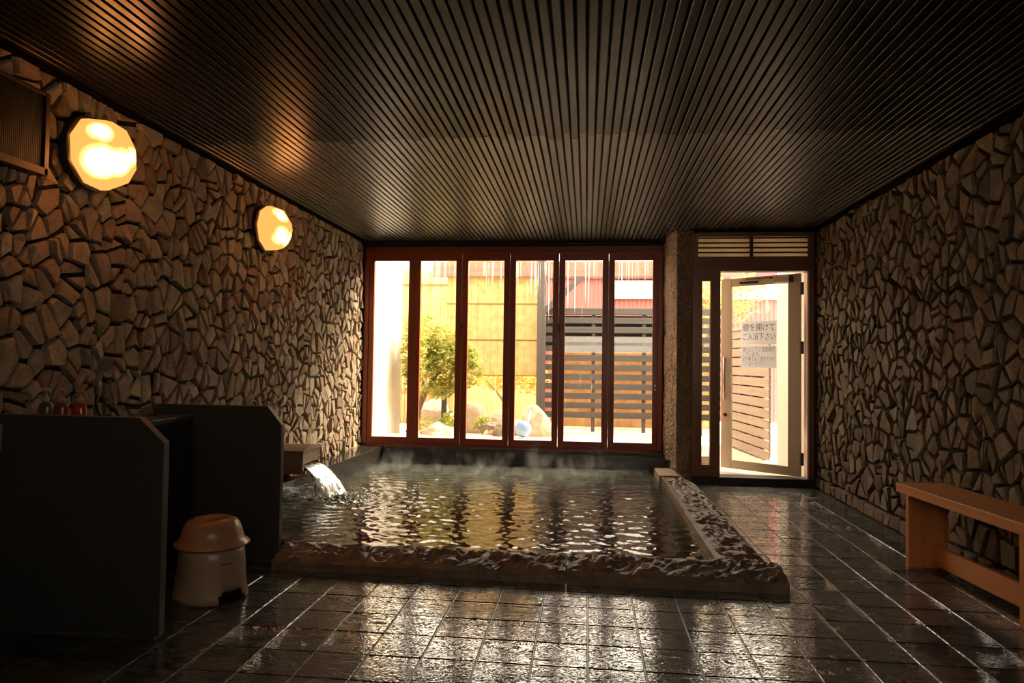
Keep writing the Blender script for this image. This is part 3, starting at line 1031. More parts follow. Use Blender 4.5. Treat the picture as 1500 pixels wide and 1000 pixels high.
def bottle(x, y, z0, h, r, body_m, pump_m, label):
    root = thing('pump_bottle', (x, y, z0), label, 'bottle', group='pump bottles on the wash counter')
    hb = h * 0.66
    prof = [(0.001, 0.0), (r * 0.92, 0.0), (r, 0.006), (r, hb * 0.82), (r * 0.85, hb * 0.93), (r * 0.42, hb), (r * 0.42, hb + 0.004), (0.001, hb + 0.004)]
    link_mesh('bottle_body', MB().lathe(prof, (x, y, z0), 20, 1.0, 0.72), body_m, root, smooth=True)
    mb = MB().lathe([(0.001, hb), (r * 0.46, hb), (r * 0.46, hb + 0.022), (0.007, hb + 0.026), (0.007, h - 0.02), (r * 0.5, h - 0.018), (r * 0.5, h - 0.002), (0.001, h)], (x, y, z0), 16)
    pm = link_mesh('pump', mb, pump_m, root, smooth=True)
    nz = MB().tube([(x, y, z0 + h - 0.010), (x + 0.035, y - 0.02, z0 + h - 0.010), (x + 0.045, y - 0.026, z0 + h - 0.020)], 0.006, 8)
    link_mesh('nozzle', nz, pump_m, pm, smooth=True, off=root.location)
bottle(-2.448, 3.08, 0.896, 0.190, 0.036, M['red_bottle'], M['pump'], 'bright red pump bottle on the wash counter, rightmost of three')
bottle(-2.520, 3.05, 0.896, 0.195, 0.034, M['dkred_bottle'], M['pump'], 'dull red pump bottle in the middle of three on the counter')
bottle(-2.592, 3.04, 0.896, 0.198, 0.033, M['olive_bottle'], M['pump_pale'], 'olive pump bottle with pale pump, leftmost of three on the counter')
sh = thing('hand_shower', (-2.62, 3.41, 0.9), 'hand shower hanging on the stone wall above the wash counter', 'shower')
mb = MB().tube([(-2.600, 3.395, 1.045), (-2.606, 3.402, 1.11), (-2.604, 3.425, 1.17), (-2.598, 3.432, 1.20)], [0.013, 0.015, 0.017, 0.026], 12)
link_mesh('handle', mb, M['shower'], sh, smooth=True)
hd = MB()
hd.tube([(-2.606, 3.436, 1.212), (-2.580, 3.428, 1.208), (-2.570, 3.425, 1.206)], [0.022, 0.040, 0.038], 20)
link_mesh('spray_head', hd, M['shower'], sh, smooth=False)
link_mesh('hose', MB().tube([(-2.600, 3.395, 1.05), (-2.600, 3.393, 1.00), (-2.595, 3.405, 0.95), (-2.585, 3.42, 0.92), (-2.585, 3.425, 0.906)], 0.008, 8), M['black'], sh, smooth=True)
link_mesh('wall_bracket', MB().tube([(-2.70, 3.405, 1.10), (-2.62, 3.403, 1.10)], 0.014, 10).tube([(-2.615, 3.402, 1.085), (-2.612, 3.402, 1.12)], 0.022, 12), M['steel'], sh)

# bath stool and the washing bowl turned over on it
SX, SY = -1.955, 3.445
stool = thing('bath_stool', (SX, SY, 0), 'cream plastic bath stool standing between the black partitions', 'stool')
NS = 64
def stool_cut(i, k):
    a = 2 * math.pi * (k + 0.5) / NS
    # arch openings on the right and left of the foot
    w_ = abs(math.atan2(math.sin(a + 0.45), math.cos(a + 0.45)))
    w2 = abs(math.atan2(math.sin(a - math.pi + 0.45), math.cos(a - math.pi + 0.45)))
    return i < 3 and min(w_, w2) < (0.44, 0.40, 0.32)[i]
prof = [(0.185, 0.0), (0.184, 0.022), (0.178, 0.040), (0.174, 0.055), (0.170, 0.12), (0.165, 0.20), (0.161, 0.245), (0.152, 0.260), (0.10, 0.264), (0.001, 0.262)]
link_mesh('seat_body', MB().lathe(prof, (SX, SY, 0.0), NS, 1.0, 0.93, stool_cut), M['cream'], stool, smooth=True, solid=0.006)
mk = MB()
for k in range(7):
    a = -1.18 + 0.055 * k + 0.35
    r0 = 0.1675
    px_, py_ = SX + r0 * math.cos(a) * 1.012, SY + r0 * math.sin(a) * 0.93 * 1.012
    tx_, ty_ = -math.sin(a), math.cos(a) * 0.93
    for (p0, q0, p1, q1) in ((-.003, -.007, -.001, .007), (0.0, -.002, .004, 0.002), (-.004, .004, .003, .007))[:2 + k % 2]:
        mk.add([(px_ + tx_ * p0, py_ + ty_ * p0, 0.195 + q0), (px_ + tx_ * p1, py_ + ty_ * p1, 0.195 + q0), (px_ + tx_ * p1, py_ + ty_ * p1, 0.195 + q1), (px_ + tx_ * p0, py_ + ty_ * p0, 0.195 + q1)], [(0, 1, 2, 3)])
link_mesh('worn_mark', mk, M['bronze_dark'], stool)
bowl = thing('wash_bowl', (SX, SY, 0.27), 'tan plastic washing bowl upside down on the bath stool', 'bowl')
prof = [(0.186, 0.270), (0.190, 0.273), (0.189, 0.281), (0.172, 0.290), (0.158, 0.305), (0.148, 0.345), (0.136, 0.378), (0.118, 0.397), (0.098, 0.402), (0.094, 0.405), (0.088, 0.404), (0.080, 0.401), (0.001, 0.402)]
link_mesh('bowl_shell', MB().lathe(prof, (SX, SY, 0.0), 56, 1.0, 0.95), M['basin_pl'], bowl, smooth=True, solid=0.003)

# ------------------------------------------------------------------ hot-water spout, stream and splash
sp = thing('water_spout', (-2.55, 5.785, 0.23), 'dark wooden box spout pouring hot water into the bath', 'spout')
SY0, SY1, SX1 = 5.60, 5.97, -2.385
link_mesh('side_board', MB().box(-2.69, SX1, SY0, SY0 + 0.03, 0.27, 0.462), M['cypress'], sp, bevel=0.003)
link_mesh('side_board', MB().box(-2.69, SX1, SY1 - 0.03, SY1, 0.27, 0.462), M['cypress'], sp, bevel=0.003)
arch = [(SY0 - 0.008, 0.460)] + [(SY0 - 0.008 + (SY1 - SY0 + 0.016) * k / 12, 0.468 + 0.036 * math.sin(math.pi * k / 12)) for k in range(13)] + [(SY1 + 0.008, 0.460)]
link_mesh('lid', MB().prism(arch, -2.69, SX1 + 0.012, 'x'), M['cypress'], sp, bevel=0.002)
link_mesh('end_board', MB().box(SX1 - 0.025, SX1 - 0.004, SY0 + 0.03, SY1 - 0.03, 0.352, 0.462), M['cypress'], sp, bevel=0.002)
link_mesh('floor_board', MB().box(-2.69, SX1 + 0.02, SY0 + 0.012, SY1 - 0.012, 0.268, 0.298), M['cypress'], sp, bevel=0.003)
def stream():
    vs, fs = [], []
    n, m_ = 22, 18
    for side_ in (0, 1):
        for i in range(n + 1):
            t = i / n
            z = 0.325 - 0.285 * max(0, (t - 0.10) / 0.9) ** 1.75
            y0 = SY0 + 0.045 - 0.01 * t + 0.02 * t
            y1 = SY1 - 0.045 + 0.01 * t
            for k in range(m_ + 1):
                s = k / m_
                yy = y0 + (y1 - y0) * s
                x = SX1 - 0.08 + 0.08 * min(1, t * 4) + (0.10 + 0.19 * min(1, s * 1.6)) * max(0, t - 0.12)
                wob = 0.022 * t * fbm(yy * 14, t * 3, 2.0 + side_, 3) + 0.03 * t * math.sin(s * 7 + 1)
                th = 0.012 * (1 - 0.5 * t) * (0.4 + 0.6 * math.sin(math.pi * s))
                vs.append((x + wob + (0.03 * t * math.sin(math.pi * s)), yy, z + (th if side_ else -th) * 0.6 + 0.010 * fbm(yy * 22, t * 5, 5.5, 2)))
    st = (n + 1) * (m_ + 1)
    def I(s, i, k):
        return s * st + i * (m_ + 1) + k
    for i in range(n):
        for k in range(m_):
            fs.append((I(0, i, k), I(0, i + 1, k), I(0, i + 1, k + 1), I(0, i, k + 1)))
            fs.append((I(1, i, k), I(1, i, k + 1), I(1, i + 1, k + 1), I(1, i + 1, k)))
        fs.append((I(0, i, 0), I(1, i, 0), I(1, i + 1, 0), I(0, i + 1, 0)))
        fs.append((I(0, i, m_), I(0, i + 1, m_), I(1, i + 1, m_), I(1, i, m_)))
    for k in range(m_):
        fs.append((I(0, 0, k), I(0, 0, k + 1), I(1, 0, k + 1), I(1, 0, k)))
        fs.append((I(0, n, k), I(1, n, k), I(1, n, k + 1), I(0, n, k + 1)))
    root = thing('water_stream', (-2.38, 5.78, 0.32), 'clear stream of hot water falling from the wooden spout', 'water', kind='stuff')
    link_mesh('falling_sheet', MB().add(vs, fs), M['stream'], root, smooth=True)
    dr = MB()
    bm = bmesh.new()
    bmesh.ops.create_icosphere(bm, subdivisions=1, radius=1.0)
    iv = [v.co[:] for v in bm.verts]
    fi = [tuple(v.index for v in f.verts) for f in bm.faces]
    bm.free()
    r = np.random.default_rng(12)
    for k in range(620):
        if k < 420:
            d = abs(r.normal(0, 0.17))
            a = r.uniform(0, 6.28)
            x, y_ = -2.11 + d * math.cos(a) * 1.2 + 0.08, 5.80 + d * math.sin(a)
            z = WZ + abs(r.normal(0, 0.030)) * math.exp(-d / 0.14)
            rad = r.uniform(0.002, 0.0055)
            if x < -2.44:
                continue
        else:
            x, y_ = -1.95 + abs(r.normal(0, 0.38)), 5.75 + r.normal(0, 0.20)
            z = WZ + 0.001
            rad = r.uniform(0.002, 0.0045)
        dr.add([(x + p[0] * rad, y_ + p[1] * rad, z + p[2] * rad * (1 if k < 420 else 0.5)) for p in iv], fi)
    link_mesh('splash_drops', dr, M['foam'], root, smooth=True, kind='stuff')
stream()
fl = thing('pale_disc_ring', (0.66, 4.36, WZ), 'small pale disc and ring floating in the near bath corner by the kerb', 'float')  # pale disc and small ring at the water surface
link_mesh('disc', MB().lathe([(0.001, 0.006), (0.030, 0.006), (0.036, 0.0), (0.032, -0.006), (0.001, -0.006)], (0.655, 4.33, WZ + 0.004), 24), M['louvre'], fl, smooth=True)
rg = MB()
rg.tube([(0.69 + 0.026 * math.cos(a), 4.42 + 0.026 * math.sin(a), WZ + 0.006) for a in np.linspace(0, 2 * math.pi, 25)], 0.006, 8, caps=False)
link_mesh('ring', rg, M['louvre'], fl, smooth=True)

# ------------------------------------------------------------------ wall lamps
def lamp_mat(name, spots):
    m = bpy.data.materials.new(name)
    m.use_nodes = True
    nt = m.node_tree
    nt.nodes.remove(nt.nodes['Principled BSDF'])
    out = nt.nodes['Material Output']
    tc = N(nt, 'ShaderNodeTexCoord')
    prev = None
    for (p, rad, s) in spots:
        ds = N(nt, 'ShaderNodeVectorMath', operation='DISTANCE')
        ds.inputs[1].default_value = p
        nt.links.new(tc.outputs['Object'], ds.inputs[0])
        mr = N(nt, 'ShaderNodeMapRange', interpolation_type='SMOOTHERSTEP')
        setin(mr, From_Min=0.0, From_Max=rad * 1.25, To_Min=s, To_Max=0.0)
        nt.links.new(ds.outputs['Value'], mr.inputs['Value'])
        if prev is None:
            prev = mr
        else:
            ad = N(nt, 'ShaderNodeMath', operation='ADD')
            nt.links.new(prev.outputs[0], ad.inputs[0])
            nt.links.new(mr.outputs[0], ad.inputs[1])
            prev = ad
    e1 = N(nt, 'ShaderNodeEmission')
    e1.inputs[0].default_value = (1.0, 0.43, 0.095, 1)
    e1.inputs[1].default_value = LAMP_BASE
    e2 = N(nt, 'ShaderNodeEmission')
    e2.inputs[0].default_value = (1.0, 0.34, 0.07, 1)
    nt.links.new(prev.outputs[0], e2.inputs[1])
    ads = N(nt, 'ShaderNodeAddShader')
    nt.links.new(e1.outputs[0], ads.inputs[0])
    nt.links.new(e2.outputs[0], ads.inputs[1])
    nt.links.new(ads.outputs[0], out.inputs['Surface'])
    return m
LAMP_BASE = 0.55
LAMP_WATTS = 2.6

def wall_lamp(yc, zc, R, rot, spots, label):
    x0 = XL + 0.03
    root = thing('wall_lamp', (x0, yc, zc), label, 'lamp', group='faceted amber wall lamps')
    # base plate against the stones
    mb = MB()
    ring = lambda r, h, n=28, o=0.0: [(x0 + h, yc + r * math.cos(o + 2 * math.pi * k / n), zc + r * math.sin(o + 2 * math.pi * k / n)) for k in range(n)]
    vs = ring(R * 1.03, 0.0) + ring(R * 1.03, 0.045) + ring(R * 0.9, 0.055)
    n = 28
    fs = [tuple(range(n)), tuple(range(3 * n - 1, 2 * n - 1, -1))]
    for i in range(2):
        for k in range(n):
            fs.append((i * n + k, i * n + (k + 1) % n, (i + 1) * n + (k + 1) % n, (i + 1) * n + k))
    link_mesh('base_plate', MB().add(vs, fs), M['rib'], root)
    # cut-gem shade: rings of ten facets
    n = 9
    rings = [(R, 0.056), (R, 0.100), (R * 0.86, 0.070 + R * 0.60), (R * 0.40, 0.070 + R * 0.90)]
    vs, fs = [], []
    for i, (r, h) in enumerate(rings):
        o = rot + (math.pi / n if i > 1 else 0)
        vs += ring(r, h, n, o)
    vs.append((x0 + 0.07 + R * 0.93, yc, zc))
    for k in range(n):
        j = (k + 1) % n
        fs.append((k, j, n + j, n + k))
        fs.append((n + k, n + j, 2 * n + k))
        fs.append((2 * n + k, n + j, 2 * n + j))
        fs.append((2 * n + k, 2 * n + j, 3 * n + j))
        fs.append((2 * n + k, 3 * n + j, 3 * n + k))
        fs.append((3 * n + k, 3 * n + j, 4 * n))
    link_mesh('lamp_shade', MB().add(vs, fs), lamp_mat('glowing_amber_shade', spots), root)
    bd = bpy.data.lights.new('bulb', 'POINT')
    bd.energy = LAMP_WATTS
    bd.color = (1.0, 0.34, 0.10)
    bd.shadow_soft_size = 0.07
    bo = bpy.data.objects.new('bulb', bd)
    COL.objects.link(bo)
    bo.parent = root
    bo.location = (0.07 + R * 0.90 + 0.03, 0, 0)
    return root
wall_lamp(3.345, 2.325, 0.188, 0.10, [((0.16, -0.105, 0.070), 0.060, 20.0), ((0.17, -0.105, -0.070), 0.085, 24.0), ((0.20, -0.03, -0.050), 0.075, 20.0), ((0.21, 0.035, -0.005), 0.055, 16.0)], 'larger looking glowing amber wall lamp beside the dark grille box')
wall_lamp(5.33, 2.315, 0.184, 0.35, [((0.17, -0.05, 0.085), 0.07, 22.0), ((0.18, -0.06, -0.06), 0.075, 22.0), ((0.18, 0.03, -0.070), 0.07, 22.0)], 'glowing amber wall lamp farther along, between grille lamp and window')

# ------------------------------------------------------------------ dark grille box
gr = thing('wall_grille', (XL, 2.72, 2.1), 'dark box with fine vertical ribs high on the stone wall', 'vent')
GX, G0, G1, GZ0, GZ1 = -2.585, 2.42, 2.99, 2.115, 2.505
link_mesh('case', MB().box(XL + 0.01, GX - 0.02, G0, G1, GZ0, GZ1), M['rib'], gr)
link_mesh('frame', MB().box(GX - 0.04, GX + 0.006, G1 - 0.022, G1 + 0.004, GZ0 - 0.004, GZ1).box(GX - 0.04, GX + 0.006, G0, G1, GZ0 - 0.006, GZ0 + 0.030).box(GX - 0.04, GX + 0.004, G0, G1, GZ1 - 0.014, GZ1 + 0.004).box(GX - 0.04, GX + 0.006, G0, G0 + 0.02, GZ0, GZ1), M['grille_trim'], gr, bevel=0.002)
mb = MB()
y = G0 + 0.024
while y < G1 - 0.03:
    mb.box(GX - 0.03, GX - 0.004, y, y + 0.005, GZ0 + 0.028, GZ1 - 0.012)
    y += 0.0105
link_mesh('ribs', mb, M['rib'], gr, kind='stuff')

# ------------------------------------------------------------------ bench on the right
def bench():
    root = thing('bench', (2.0, 4.1, 0), 'orange cedar bench standing along the right stone wall', 'bench')
    root.rotation_euler = (0, 0, 0.082)
    # local frame: x across towards the wall, y along; the bench's far end is +y
    def P(mb, x0, x1, y0, y1, z0, z1):
        return mb.box(x0, x1, y0, y1, z0, z1)
    def put(name, mb, m, bev=0.003):
        return link_mesh(name, mb, m, root, bevel=bev, off=(0, 0, 0))
    put('seat', P(MB(), 0.005, 0.305, -0.62, 0.505, 0.462, 0.520), M['bench'], 0.004)
    for y0, y1 in ((0.445, 0.478), (-0.555, -0.522)):
        put('leg', P(MB(), 0.050, 0.295, y0, y1, 0.0, 0.462), M['bench_z'])
    put('stretcher', P(MB(), 0.190, 0.222, -0.522, 0.445, 0.030, 0.150), M['bench'])
    return root
bench()

# ------------------------------------------------------------------ garden outside
struct('ground_garden', MB().box(-5, 1.5, 8.12, 16, -0.2, 0.19), M['gravel'])
struct('ground_path', MB().box(1.5, 3.2, 7.5, 16, -0.2, 0.05).box(1.0, 1.5, 7.5, 8.12, -0.2, 0.05), M['concrete'])
struct('wall_outside_left', MB().box(-3.0, -2.655, 8.10, 9.62, 0.0, 3.3), M['white_wall'])
struct('wall_outside_right', MB().box(2.335, 2.75, 7.50, 8.72, 0.0, 3.2), M['white_wall'])
step = struct('terrace_slab', MB().box(-2.64, 1.2, 8.12, 9.04, 0.1, 0.262), M['concrete'], bevel=0.01)

def slat_fence(name, p0, p1, z0, n, pitch_, bh, th, board_m, post_m, posts, post_h, label, top=None, backing=None):
    """horizontal boards from p0 to p1 with posts behind"""
    p0, p1 = Vector(p0), Vector(p1)
    root = thing(name, (p0.x, p0.y, 0.1), label, 'fence')
    d = (p1 - p0)
    Ld = d.length
    d = d / Ld
    nn = Vector((d.y, -d.x, 0))
    def bx(a0, a1, n0, n1, za, zb):
        q = lambda a, n_, z: (p0.x + d.x * a + nn.x * n_, p0.y + d.y * a + nn.y * n_, z)
        return MB().hexa([q(a0, n0, za), q(a1, n0, za), q(a1, n1, za), q(a0, n1, za), q(a0, n0, zb), q(a1, n0, zb), q(a1, n1, zb), q(a0, n1, zb)])
    for k in range(n):
        z = z0 + k * pitch_
        link_mesh('slat', bx(0, Ld, 0.0, th, z, z + bh), board_m, root, bevel=0.003)
    for a in posts:
        link_mesh('post', bx(a, a + 0.055, -0.06, -0.002, 0.05, post_h), post_m, root)
    if backing:
        link_mesh('gap_dark_sheet', bx(0.0, Ld - 0.30, -0.115, -0.10, backing[0], backing[1]), M['backing'], root)  # dark sheet added so the gaps between the boards look dark
    if top:
        link_mesh('top_rail', bx(-0.02, Ld + 0.02, -0.05, th + 0.02, top[0], top[1]), board_m, root, bevel=0.004)
    return root
slat_fence('slat_fence', (-0.66, 10.62, 0), (2.02, 10.62, 0), 0.405, 11, 0.1455, 0.094, 0.022, M['greywood'], M['greywood_z'], (0.74, 1.51, 2.3), 2.1,
           'weathered grey slatted fence beyond the window, bamboo behind it', top=(1.995, 2.095), backing=(1.47, 1.985))
slat_fence('board_fence', (2.09, 10.60, 0), (2.262, 8.74, 0), 0.075, 13, 0.1292, 0.111, 0.02, M['paleboard'], M['paleboard'], (0.15, 0.62, 1.1, 1.6), 1.70,
           'pale board fence beside the path outside the open door', top=(1.735, 1.775), backing=(0.075, 1.70))

def blind(name, x0, x1, y, z0, z1, label, pitch_=0.012, seams=(), m='bamboo', mb_only=False):
    root = thing(name, ((x0 + x1) / 2, y, z0), label, 'blind')
    mb = MB()
    z = z0
    k = 0
    while z < z1:
        j = random.uniform(-0.001, 0.001)
        mb.box(x0 + random.uniform(0, 0.006), x1 - random.uniform(0, 0.006), y - 0.004 + j, y + 0.003 + j, z, z + pitch_ * 0.90)
        z += pitch_
    link_mesh('reeds', mb, M[m], root, kind='stuff')
    for zs in seams:
        link_mesh('seam_batten', MB().box(x0 - 0.005, x1 + 0.005, y - 0.014, y + 0.010, zs, zs + 0.016), M['bamboo_dark'], root)
    th = MB()
    x = x0 + 0.07
    while x < x1:
        th.box(x, x + 0.005, y - 0.006, y + 0.005, z0, z1)
        x += 0.105
    link_mesh('binding_thread', th, M['thread'], root, kind='stuff')
    return root
blind('reed_blind', -2.19, -0.765, 10.56, 1.035, 2.95, 'yellow reed blind hanging left of the grey garden post', seams=(1.030, 1.582, 2.145, 2.70), m='reed_pale')
blind('reed_screen', -0.60, 2.05, 11.35, 0.20, 1.46, 'orange reed screen behind the lower half of the slatted fence')

pg = thing('pergola', (-0.72, 10.5, 0.2), 'grey garden post with a brown cross beam and diagonal brace', 'pergola')
link_mesh('post', MB().box(-0.758, -0.626, 10.42, 10.54, 0.215, 2.86), M['greywood_z'], pg, bevel=0.006)
link_mesh('beam', MB().box(-2.4, 2.3, 10.445, 10.535, 2.565, 2.80), M['beam'], pg, bevel=0.006)
link_mesh('brace', MB().hexa([(-0.63, 10.43, 2.0), (-0.63, 10.51, 2.0), (-0.02, 10.51, 2.56), (-0.02, 10.43, 2.56), (-0.63, 10.43, 2.11), (-0.63, 10.51, 2.11), (-0.14, 10.51, 2.57), (-0.14, 10.43, 2.57)]), M['greywood_z'], pg)

def corrugated(name, x0, x1, y, z0, z1, label):
    root = thing(name, ((x0 + x1) / 2, y, z0), label, 'wall', kind='thing')
    vs, fs = [], []
    n = int((x1 - x0) / 0.02)
    for i in range(n + 1):
        x = x0 + (x1 - x0) * i / n
        yy = y + (0.014 if i % 4 < 2 else 0.0)
        vs += [(x, yy, z0), (x, yy, z1)]
    for i in range(n):
        fs.append((2 * i, 2 * i + 2, 2 * i + 3, 2 * i + 1))
    link_mesh('siding', MB().add(vs, fs), M['pink'], root, solid=0.01)
    link_mesh('white_band', MB().box(0.42, x1, y - 0.10, y - 0.02, 2.46, 2.80), M['white_wall'], root)
    link_mesh('eave_board', MB().box(x0, x1, y - 0.12, y - 0.02, 2.84, 3.02), M['maroon'], root)
    return root
corrugated('neighbour_wall', -1.0, 4.2, 13.0, 0.2, 3.1, 'pink corrugated neighbour wall with a white band seen above the fence')
struct('wall_garden_end', MB().box(-5, -0.9, 12.6, 12.75, 0.1, 3.0), plain('yellow_clay_wall', (0.62, 0.44, 0.24), 0.9, var=0.2, vscale=4))

# bamboo pole fence at the left end of the garden
pf = thing('pole_fence', (-2.7, 11.2, 0.2), 'pale bamboo pole fence behind the shrub beside the white wall', 'fence')
x = -3.3
while x < -2.22:
    r_ = random.uniform(0.022, 0.028)
    link_mesh('pole', MB().tube([(x, 11.2, 0.2), (x, 11.2, 2.75 + random.uniform(-0.03, 0.03))], r_, 8), M['reed_pale'], pf, smooth=True)
    x += 2 * r_ + 0.004
for z in (0.7, 1.6, 2.5):
    link_mesh('tie_rail', MB().box(-3.3, -2.22, 11.15, 11.17, z, z + 0.03), M['bamboo_dark'], pf)

def leaves(n, centre, rad, size, r, flat=0.0):
    mb = MB()
    for k in range(n):
        d = r.normal(0, 1, 3)
        d /= np.linalg.norm(d)
        q = np.array(centre) + d * np.array(rad) * (r.random() ** 0.4)
        a = r.normal(0, 1, 3)
        a[2] *= 0.6
        a /= np.linalg.norm(a)
        b = np.cross(a, r.normal(0, 1, 3))
        b /= np.linalg.norm(b)
        s = size * r.uniform(0.7, 1.3)
        c = np.cross(a, b)
        mb.add([q - a * s, q + b * s * 0.36 + c * s * 0.08, q + a * s * 1.1, q - b * s * 0.36 + c * s * 0.08], [(0, 1, 2), (0, 2, 3)])
    return mb

def shrub(name, base, clumps, stems, size, m, label, seed, cat='shrub'):
    r = np.random.default_rng(seed)
    root = thing(name, base, label, cat)
    mb = MB()
    for (c, rad, n) in clumps:
        q = leaves(n, c, rad, size, r)
        mb.add(q.v, q.f)
    link_mesh('foliage', mb, m, root, kind='stuff')
    sm = MB()
    for pts, rr in stems:
        sm.tube(pts, [rr * (1 - 0.6 * i / (len(pts) - 1)) for i in range(len(pts))], 7)
    if stems:
        link_mesh('branches', sm, M['bark'], root, smooth=True)
    return root
shrub('garden_shrub', (-2.40, 9.75, 0.2), [((-2.36, 9.25, 1.30), (0.17, 0.22, 0.60), 560), ((-2.30, 9.7, 1.45), (0.22, 0.25, 0.50), 520), ((-1.90, 9.7, 1.18), (0.42, 0.28, 0.38), 900), ((-1.75, 9.65, 1.30), (0.28, 0.25, 0.22), 260), ((-2.05, 9.75, 1.55), (0.25, 0.25, 0.25), 200), ((-2.10, 9.6, 0.85), (0.25, 0.2, 0.16), 160)],
      [([(-2.45, 9.75, 0.2), (-2.40, 9.75, 0.55), (-2.28, 9.74, 0.85), (-2.15, 9.72, 1.05), (-1.9, 9.70, 1.2)], 0.035), ([(-2.43, 9.75, 0.45), (-2.36, 9.7, 0.8), (-2.32, 9.7, 1.2), (-2.28, 9.7, 1.6)], 0.028),
       ([(-2.28, 9.74, 0.85), (-2.0, 9.66, 0.95), (-1.75, 9.62, 0.98)], 0.02)], 0.055, M['leaf'], 'tall leafy green shrub against the white wall outside the window', 21)
shrub('ground_cover', (-2.2, 9.25, 0.2), [((-2.18, 9.25, 0.33), (0.30, 0.22, 0.16), 420)], [], 0.03, M['leaf_low'], 'low green plants at the foot of the white garden wall', 22, 'plant')
shrub('ground_cover', (-1.7, 9.6, 0.2), [((-1.93, 9.5, 0.42), (0.12, 0.15, 0.12), 160)], [], 0.035, M['leaf_low'], 'yellow green tuft beside the short grey garden post', 23, 'plant')
shrub('ground_cover', (-1.45, 9.5, 0.2), [((-1.42, 9.4, 0.38), (0.12, 0.15, 0.12), 190)], [], 0.035, M['leaf_low'], 'small green tuft among the garden rocks under the reed blind', 24, 'plant')
shrub('garden_tree', (-1.30, 11.4, 0.2), [((-1.5, 11.5, 1.0), (0.45, 0.2, 0.25), 420), ((-0.9, 11.5, 0.95), (0.35, 0.2, 0.28), 300)],
      [([(-1.32, 11.4, 0.2), (-1.31, 11.4, 0.6), (-1.33, 11.4, 1.2)], 0.05), ([(-1.31, 11.4, 0.5), (-1.5, 11.4, 0.75), (-1.7, 11.4, 0.95)], 0.025)], 0.05, M['leaf_gold'], 'small tree with yellow leaves behind the reed blind', 25, 'tree')
shrub('autumn_tree', (1.9, 11.8, 0.05), [((1.75, 11.7, 2.35), (0.50, 0.4, 0.75), 900), ((2.5, 12.0, 2.5), (0.5, 0.4, 0.55), 420)],
      [([(1.9, 11.8, 0.05), (1.88, 11.8, 1.2), (1.8, 11.75, 2.2), (1.7, 11.7, 2.9)], 0.05), ([(1.88, 11.8, 1.4), (2.2, 11.85, 2.0), (2.5, 12.0, 2.5)], 0.03)], 0.055, M['leaf_gold'], 'yellow leaved tree behind the pale board fence outside the door', 26, 'tree')

def rock(x, y, z, sx, sy, sz, seed, m, label):
    bm = bmesh.new()
    bmesh.ops.create_icosphere(bm, subdivisions=3, radius=1.0)
    vs = []
    for v in bm.verts:
        d = 1 + 0.28 * fbm(v.co.x * 1.3 + seed, v.co.y * 1.3, v.co.z * 1.3, 4)
        vs.append((x + v.co.x * sx * d, y + v.co.y * sy * d, z + max(-0.6, v.co.z) * sz * d))
    fs = [tuple(q.index for q in f.verts) for f in bm.faces]
    bm.free()
    o = link_mesh('garden_rock', MB().add(vs, fs), m, None, smooth=False)
    tag(o, label, 'rock', 'rocks in the garden outside the window')
for a in ((-1.98, 9.05, 0.24, 0.25, 0.16, 0.16, 1.0, M['rock'], 'rounded brown garden rock under the short grey post'),
          (-1.68, 10.15, 0.36, 0.21, 0.18, 0.30, 2.0, M['rock'], 'large pale garden rock right of the short grey post'),
          (-1.22, 9.95, 0.30, 0.22, 0.20, 0.26, 3.0, M['rock'], 'broad sunlit garden rock under the reed blind'),
          (-1.10, 9.1, 0.30, 0.13, 0.12, 0.14, 4.0, M['rock_dark'], 'dark upright garden rock left of the blue tub'),
          (-1.32, 9.35, 0.36, 0.16, 0.12, 0.06, 5.0, M['rock_dark'], 'flat reddish brown garden rock beside the dark upright one'),
          (-0.72, 9.85, 0.34, 0.22, 0.2, 0.28, 6.0, M['rock'], 'pale garden rock behind the blue tub'),
          (-2.35, 10.4, 0.34, 0.35, 0.25, 0.3, 7.0, M['rock'], 'pale garden rock behind the green shrub')):
    rock(*a)
o = link_mesh('short_post', MB().box(-2.135, -2.058, 9.98, 10.05, 0.2, 0.915), M['greywood_z'], None, bevel=0.006)
tag(o, 'short square grey post standing among the garden plants', 'post')
tubx, tuby = -0.815, 8.92
bt = thing('plastic_tub', (tubx, tuby, 0.262), 'pale blue plastic tub lying on its side outside the window', 'tub')
def tilted(prof, n=28):
    mb = MB().lathe(prof, (0, 0, 0), n)
    mtx = Matrix.Rotation(math.radians(78), 4, 'X')
    mb.v = [tuple((mtx @ Vector(p)) + Vector((tubx, tuby, 0.378))) for p in mb.v]
    return mb
link_mesh('tub_shell', tilted([(0.001, 0.10), (0.085, 0.10), (0.098, 0.02), (0.103, -0.03), (0.108, -0.035), (0.108, -0.045), (0.100, -0.045), (0.093, 0.02), (0.08, 0.09), (0.001, 0.09)]), M['blue'], bt, smooth=True)
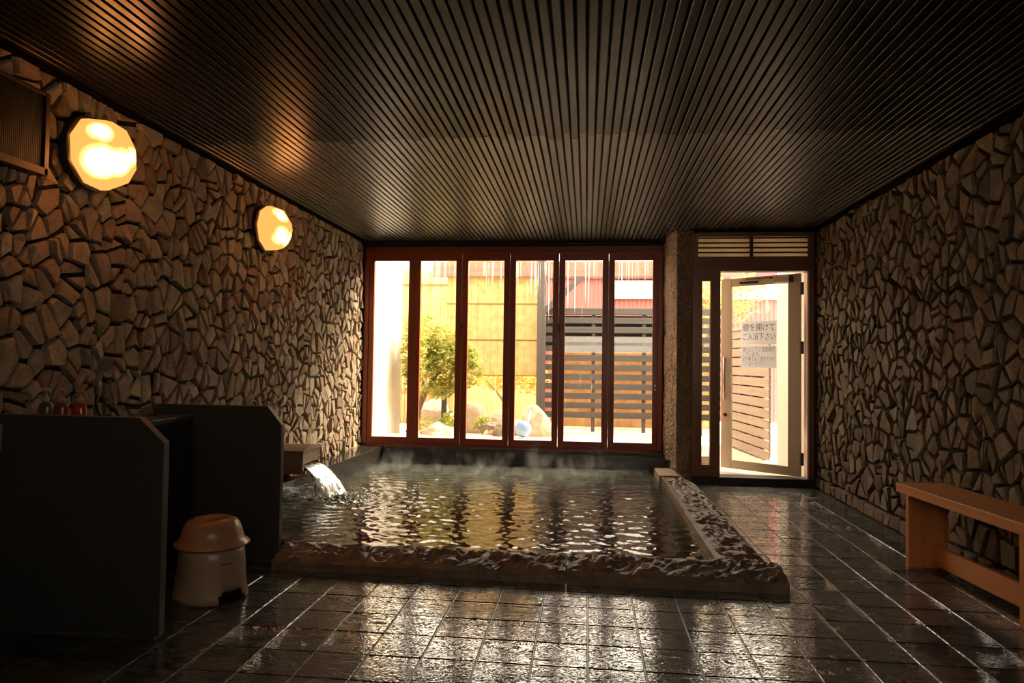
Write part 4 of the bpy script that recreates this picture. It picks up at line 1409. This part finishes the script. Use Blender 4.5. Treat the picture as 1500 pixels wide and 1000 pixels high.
link_mesh('handle', MB().tube([(tubx + 0.06, tuby - 0.02, 0.455), (tubx + 0.075, tuby + 0.0, 0.52), (tubx + 0.10, tuby + 0.03, 0.60)], 0.012, 8), M['whitepl'], bt, smooth=True)

# ------------------------------------------------------------------ steam over the bath
def steam():
    m = bpy.data.materials.new('steam')
    m.use_nodes = True
    nt = m.node_tree
    nt.nodes.remove(nt.nodes['Principled BSDF'])
    out = nt.nodes['Material Output']
    tc = N(nt, 'ShaderNodeTexCoord')
    nz = setin(N(nt, 'ShaderNodeTexNoise'), Scale=3.2, Detail=3.0, Roughness=0.6, Distortion=0.8)
    mp = N(nt, 'ShaderNodeMapping')
    mp.inputs['Scale'].default_value = (1.3, 1.0, 0.75)
    nt.links.new(tc.outputs['Object'], mp.inputs['Vector'])
    nt.links.new(mp.outputs[0], nz.inputs['Vector'])
    sp_ = N(nt, 'ShaderNodeSeparateXYZ')
    nt.links.new(tc.outputs['Object'], sp_.inputs[0])
    hz = setin(N(nt, 'ShaderNodeMapRange'), From_Min=0.0, From_Max=0.52, To_Min=0.02, To_Max=0.30)
    nt.links.new(sp_.outputs['Z'], hz.inputs['Value'])
    sb = N(nt, 'ShaderNodeMath', operation='SUBTRACT')
    nt.links.new(nz.outputs['Fac'], sb.inputs[0])
    nt.links.new(hz.outputs[0], sb.inputs[1])
    rr = setin(N(nt, 'ShaderNodeMapRange'), From_Min=0.50, From_Max=0.72, To_Min=0.0, To_Max=STEAM)
    nt.links.new(sb.outputs[0], rr.inputs['Value'])
    vs = N(nt, 'ShaderNodeVolumeScatter')
    vs.inputs['Color'].default_value = (1, 1, 1, 1)
    vs.inputs['Anisotropy'].default_value = 0.2
    nt.links.new(rr.outputs[0], vs.inputs['Density'])
    nt.links.new(vs.outputs[0], out.inputs['Volume'])
    mb = MB().box(-2.3, 0.6, 5.6, 7.86, 0.0, 0.62)
    o = link_mesh('steam', mb, m, None, off=(0, 0, 0.075))
    o.location = (0, 0, 0.075)
    o.data.transform(Matrix.Translation((0, 0, 0.075)))
    tag(o, 'thin white steam drifting over the hot bath by the window', 'steam', kind='stuff')
STEAM = 0.75
steam()
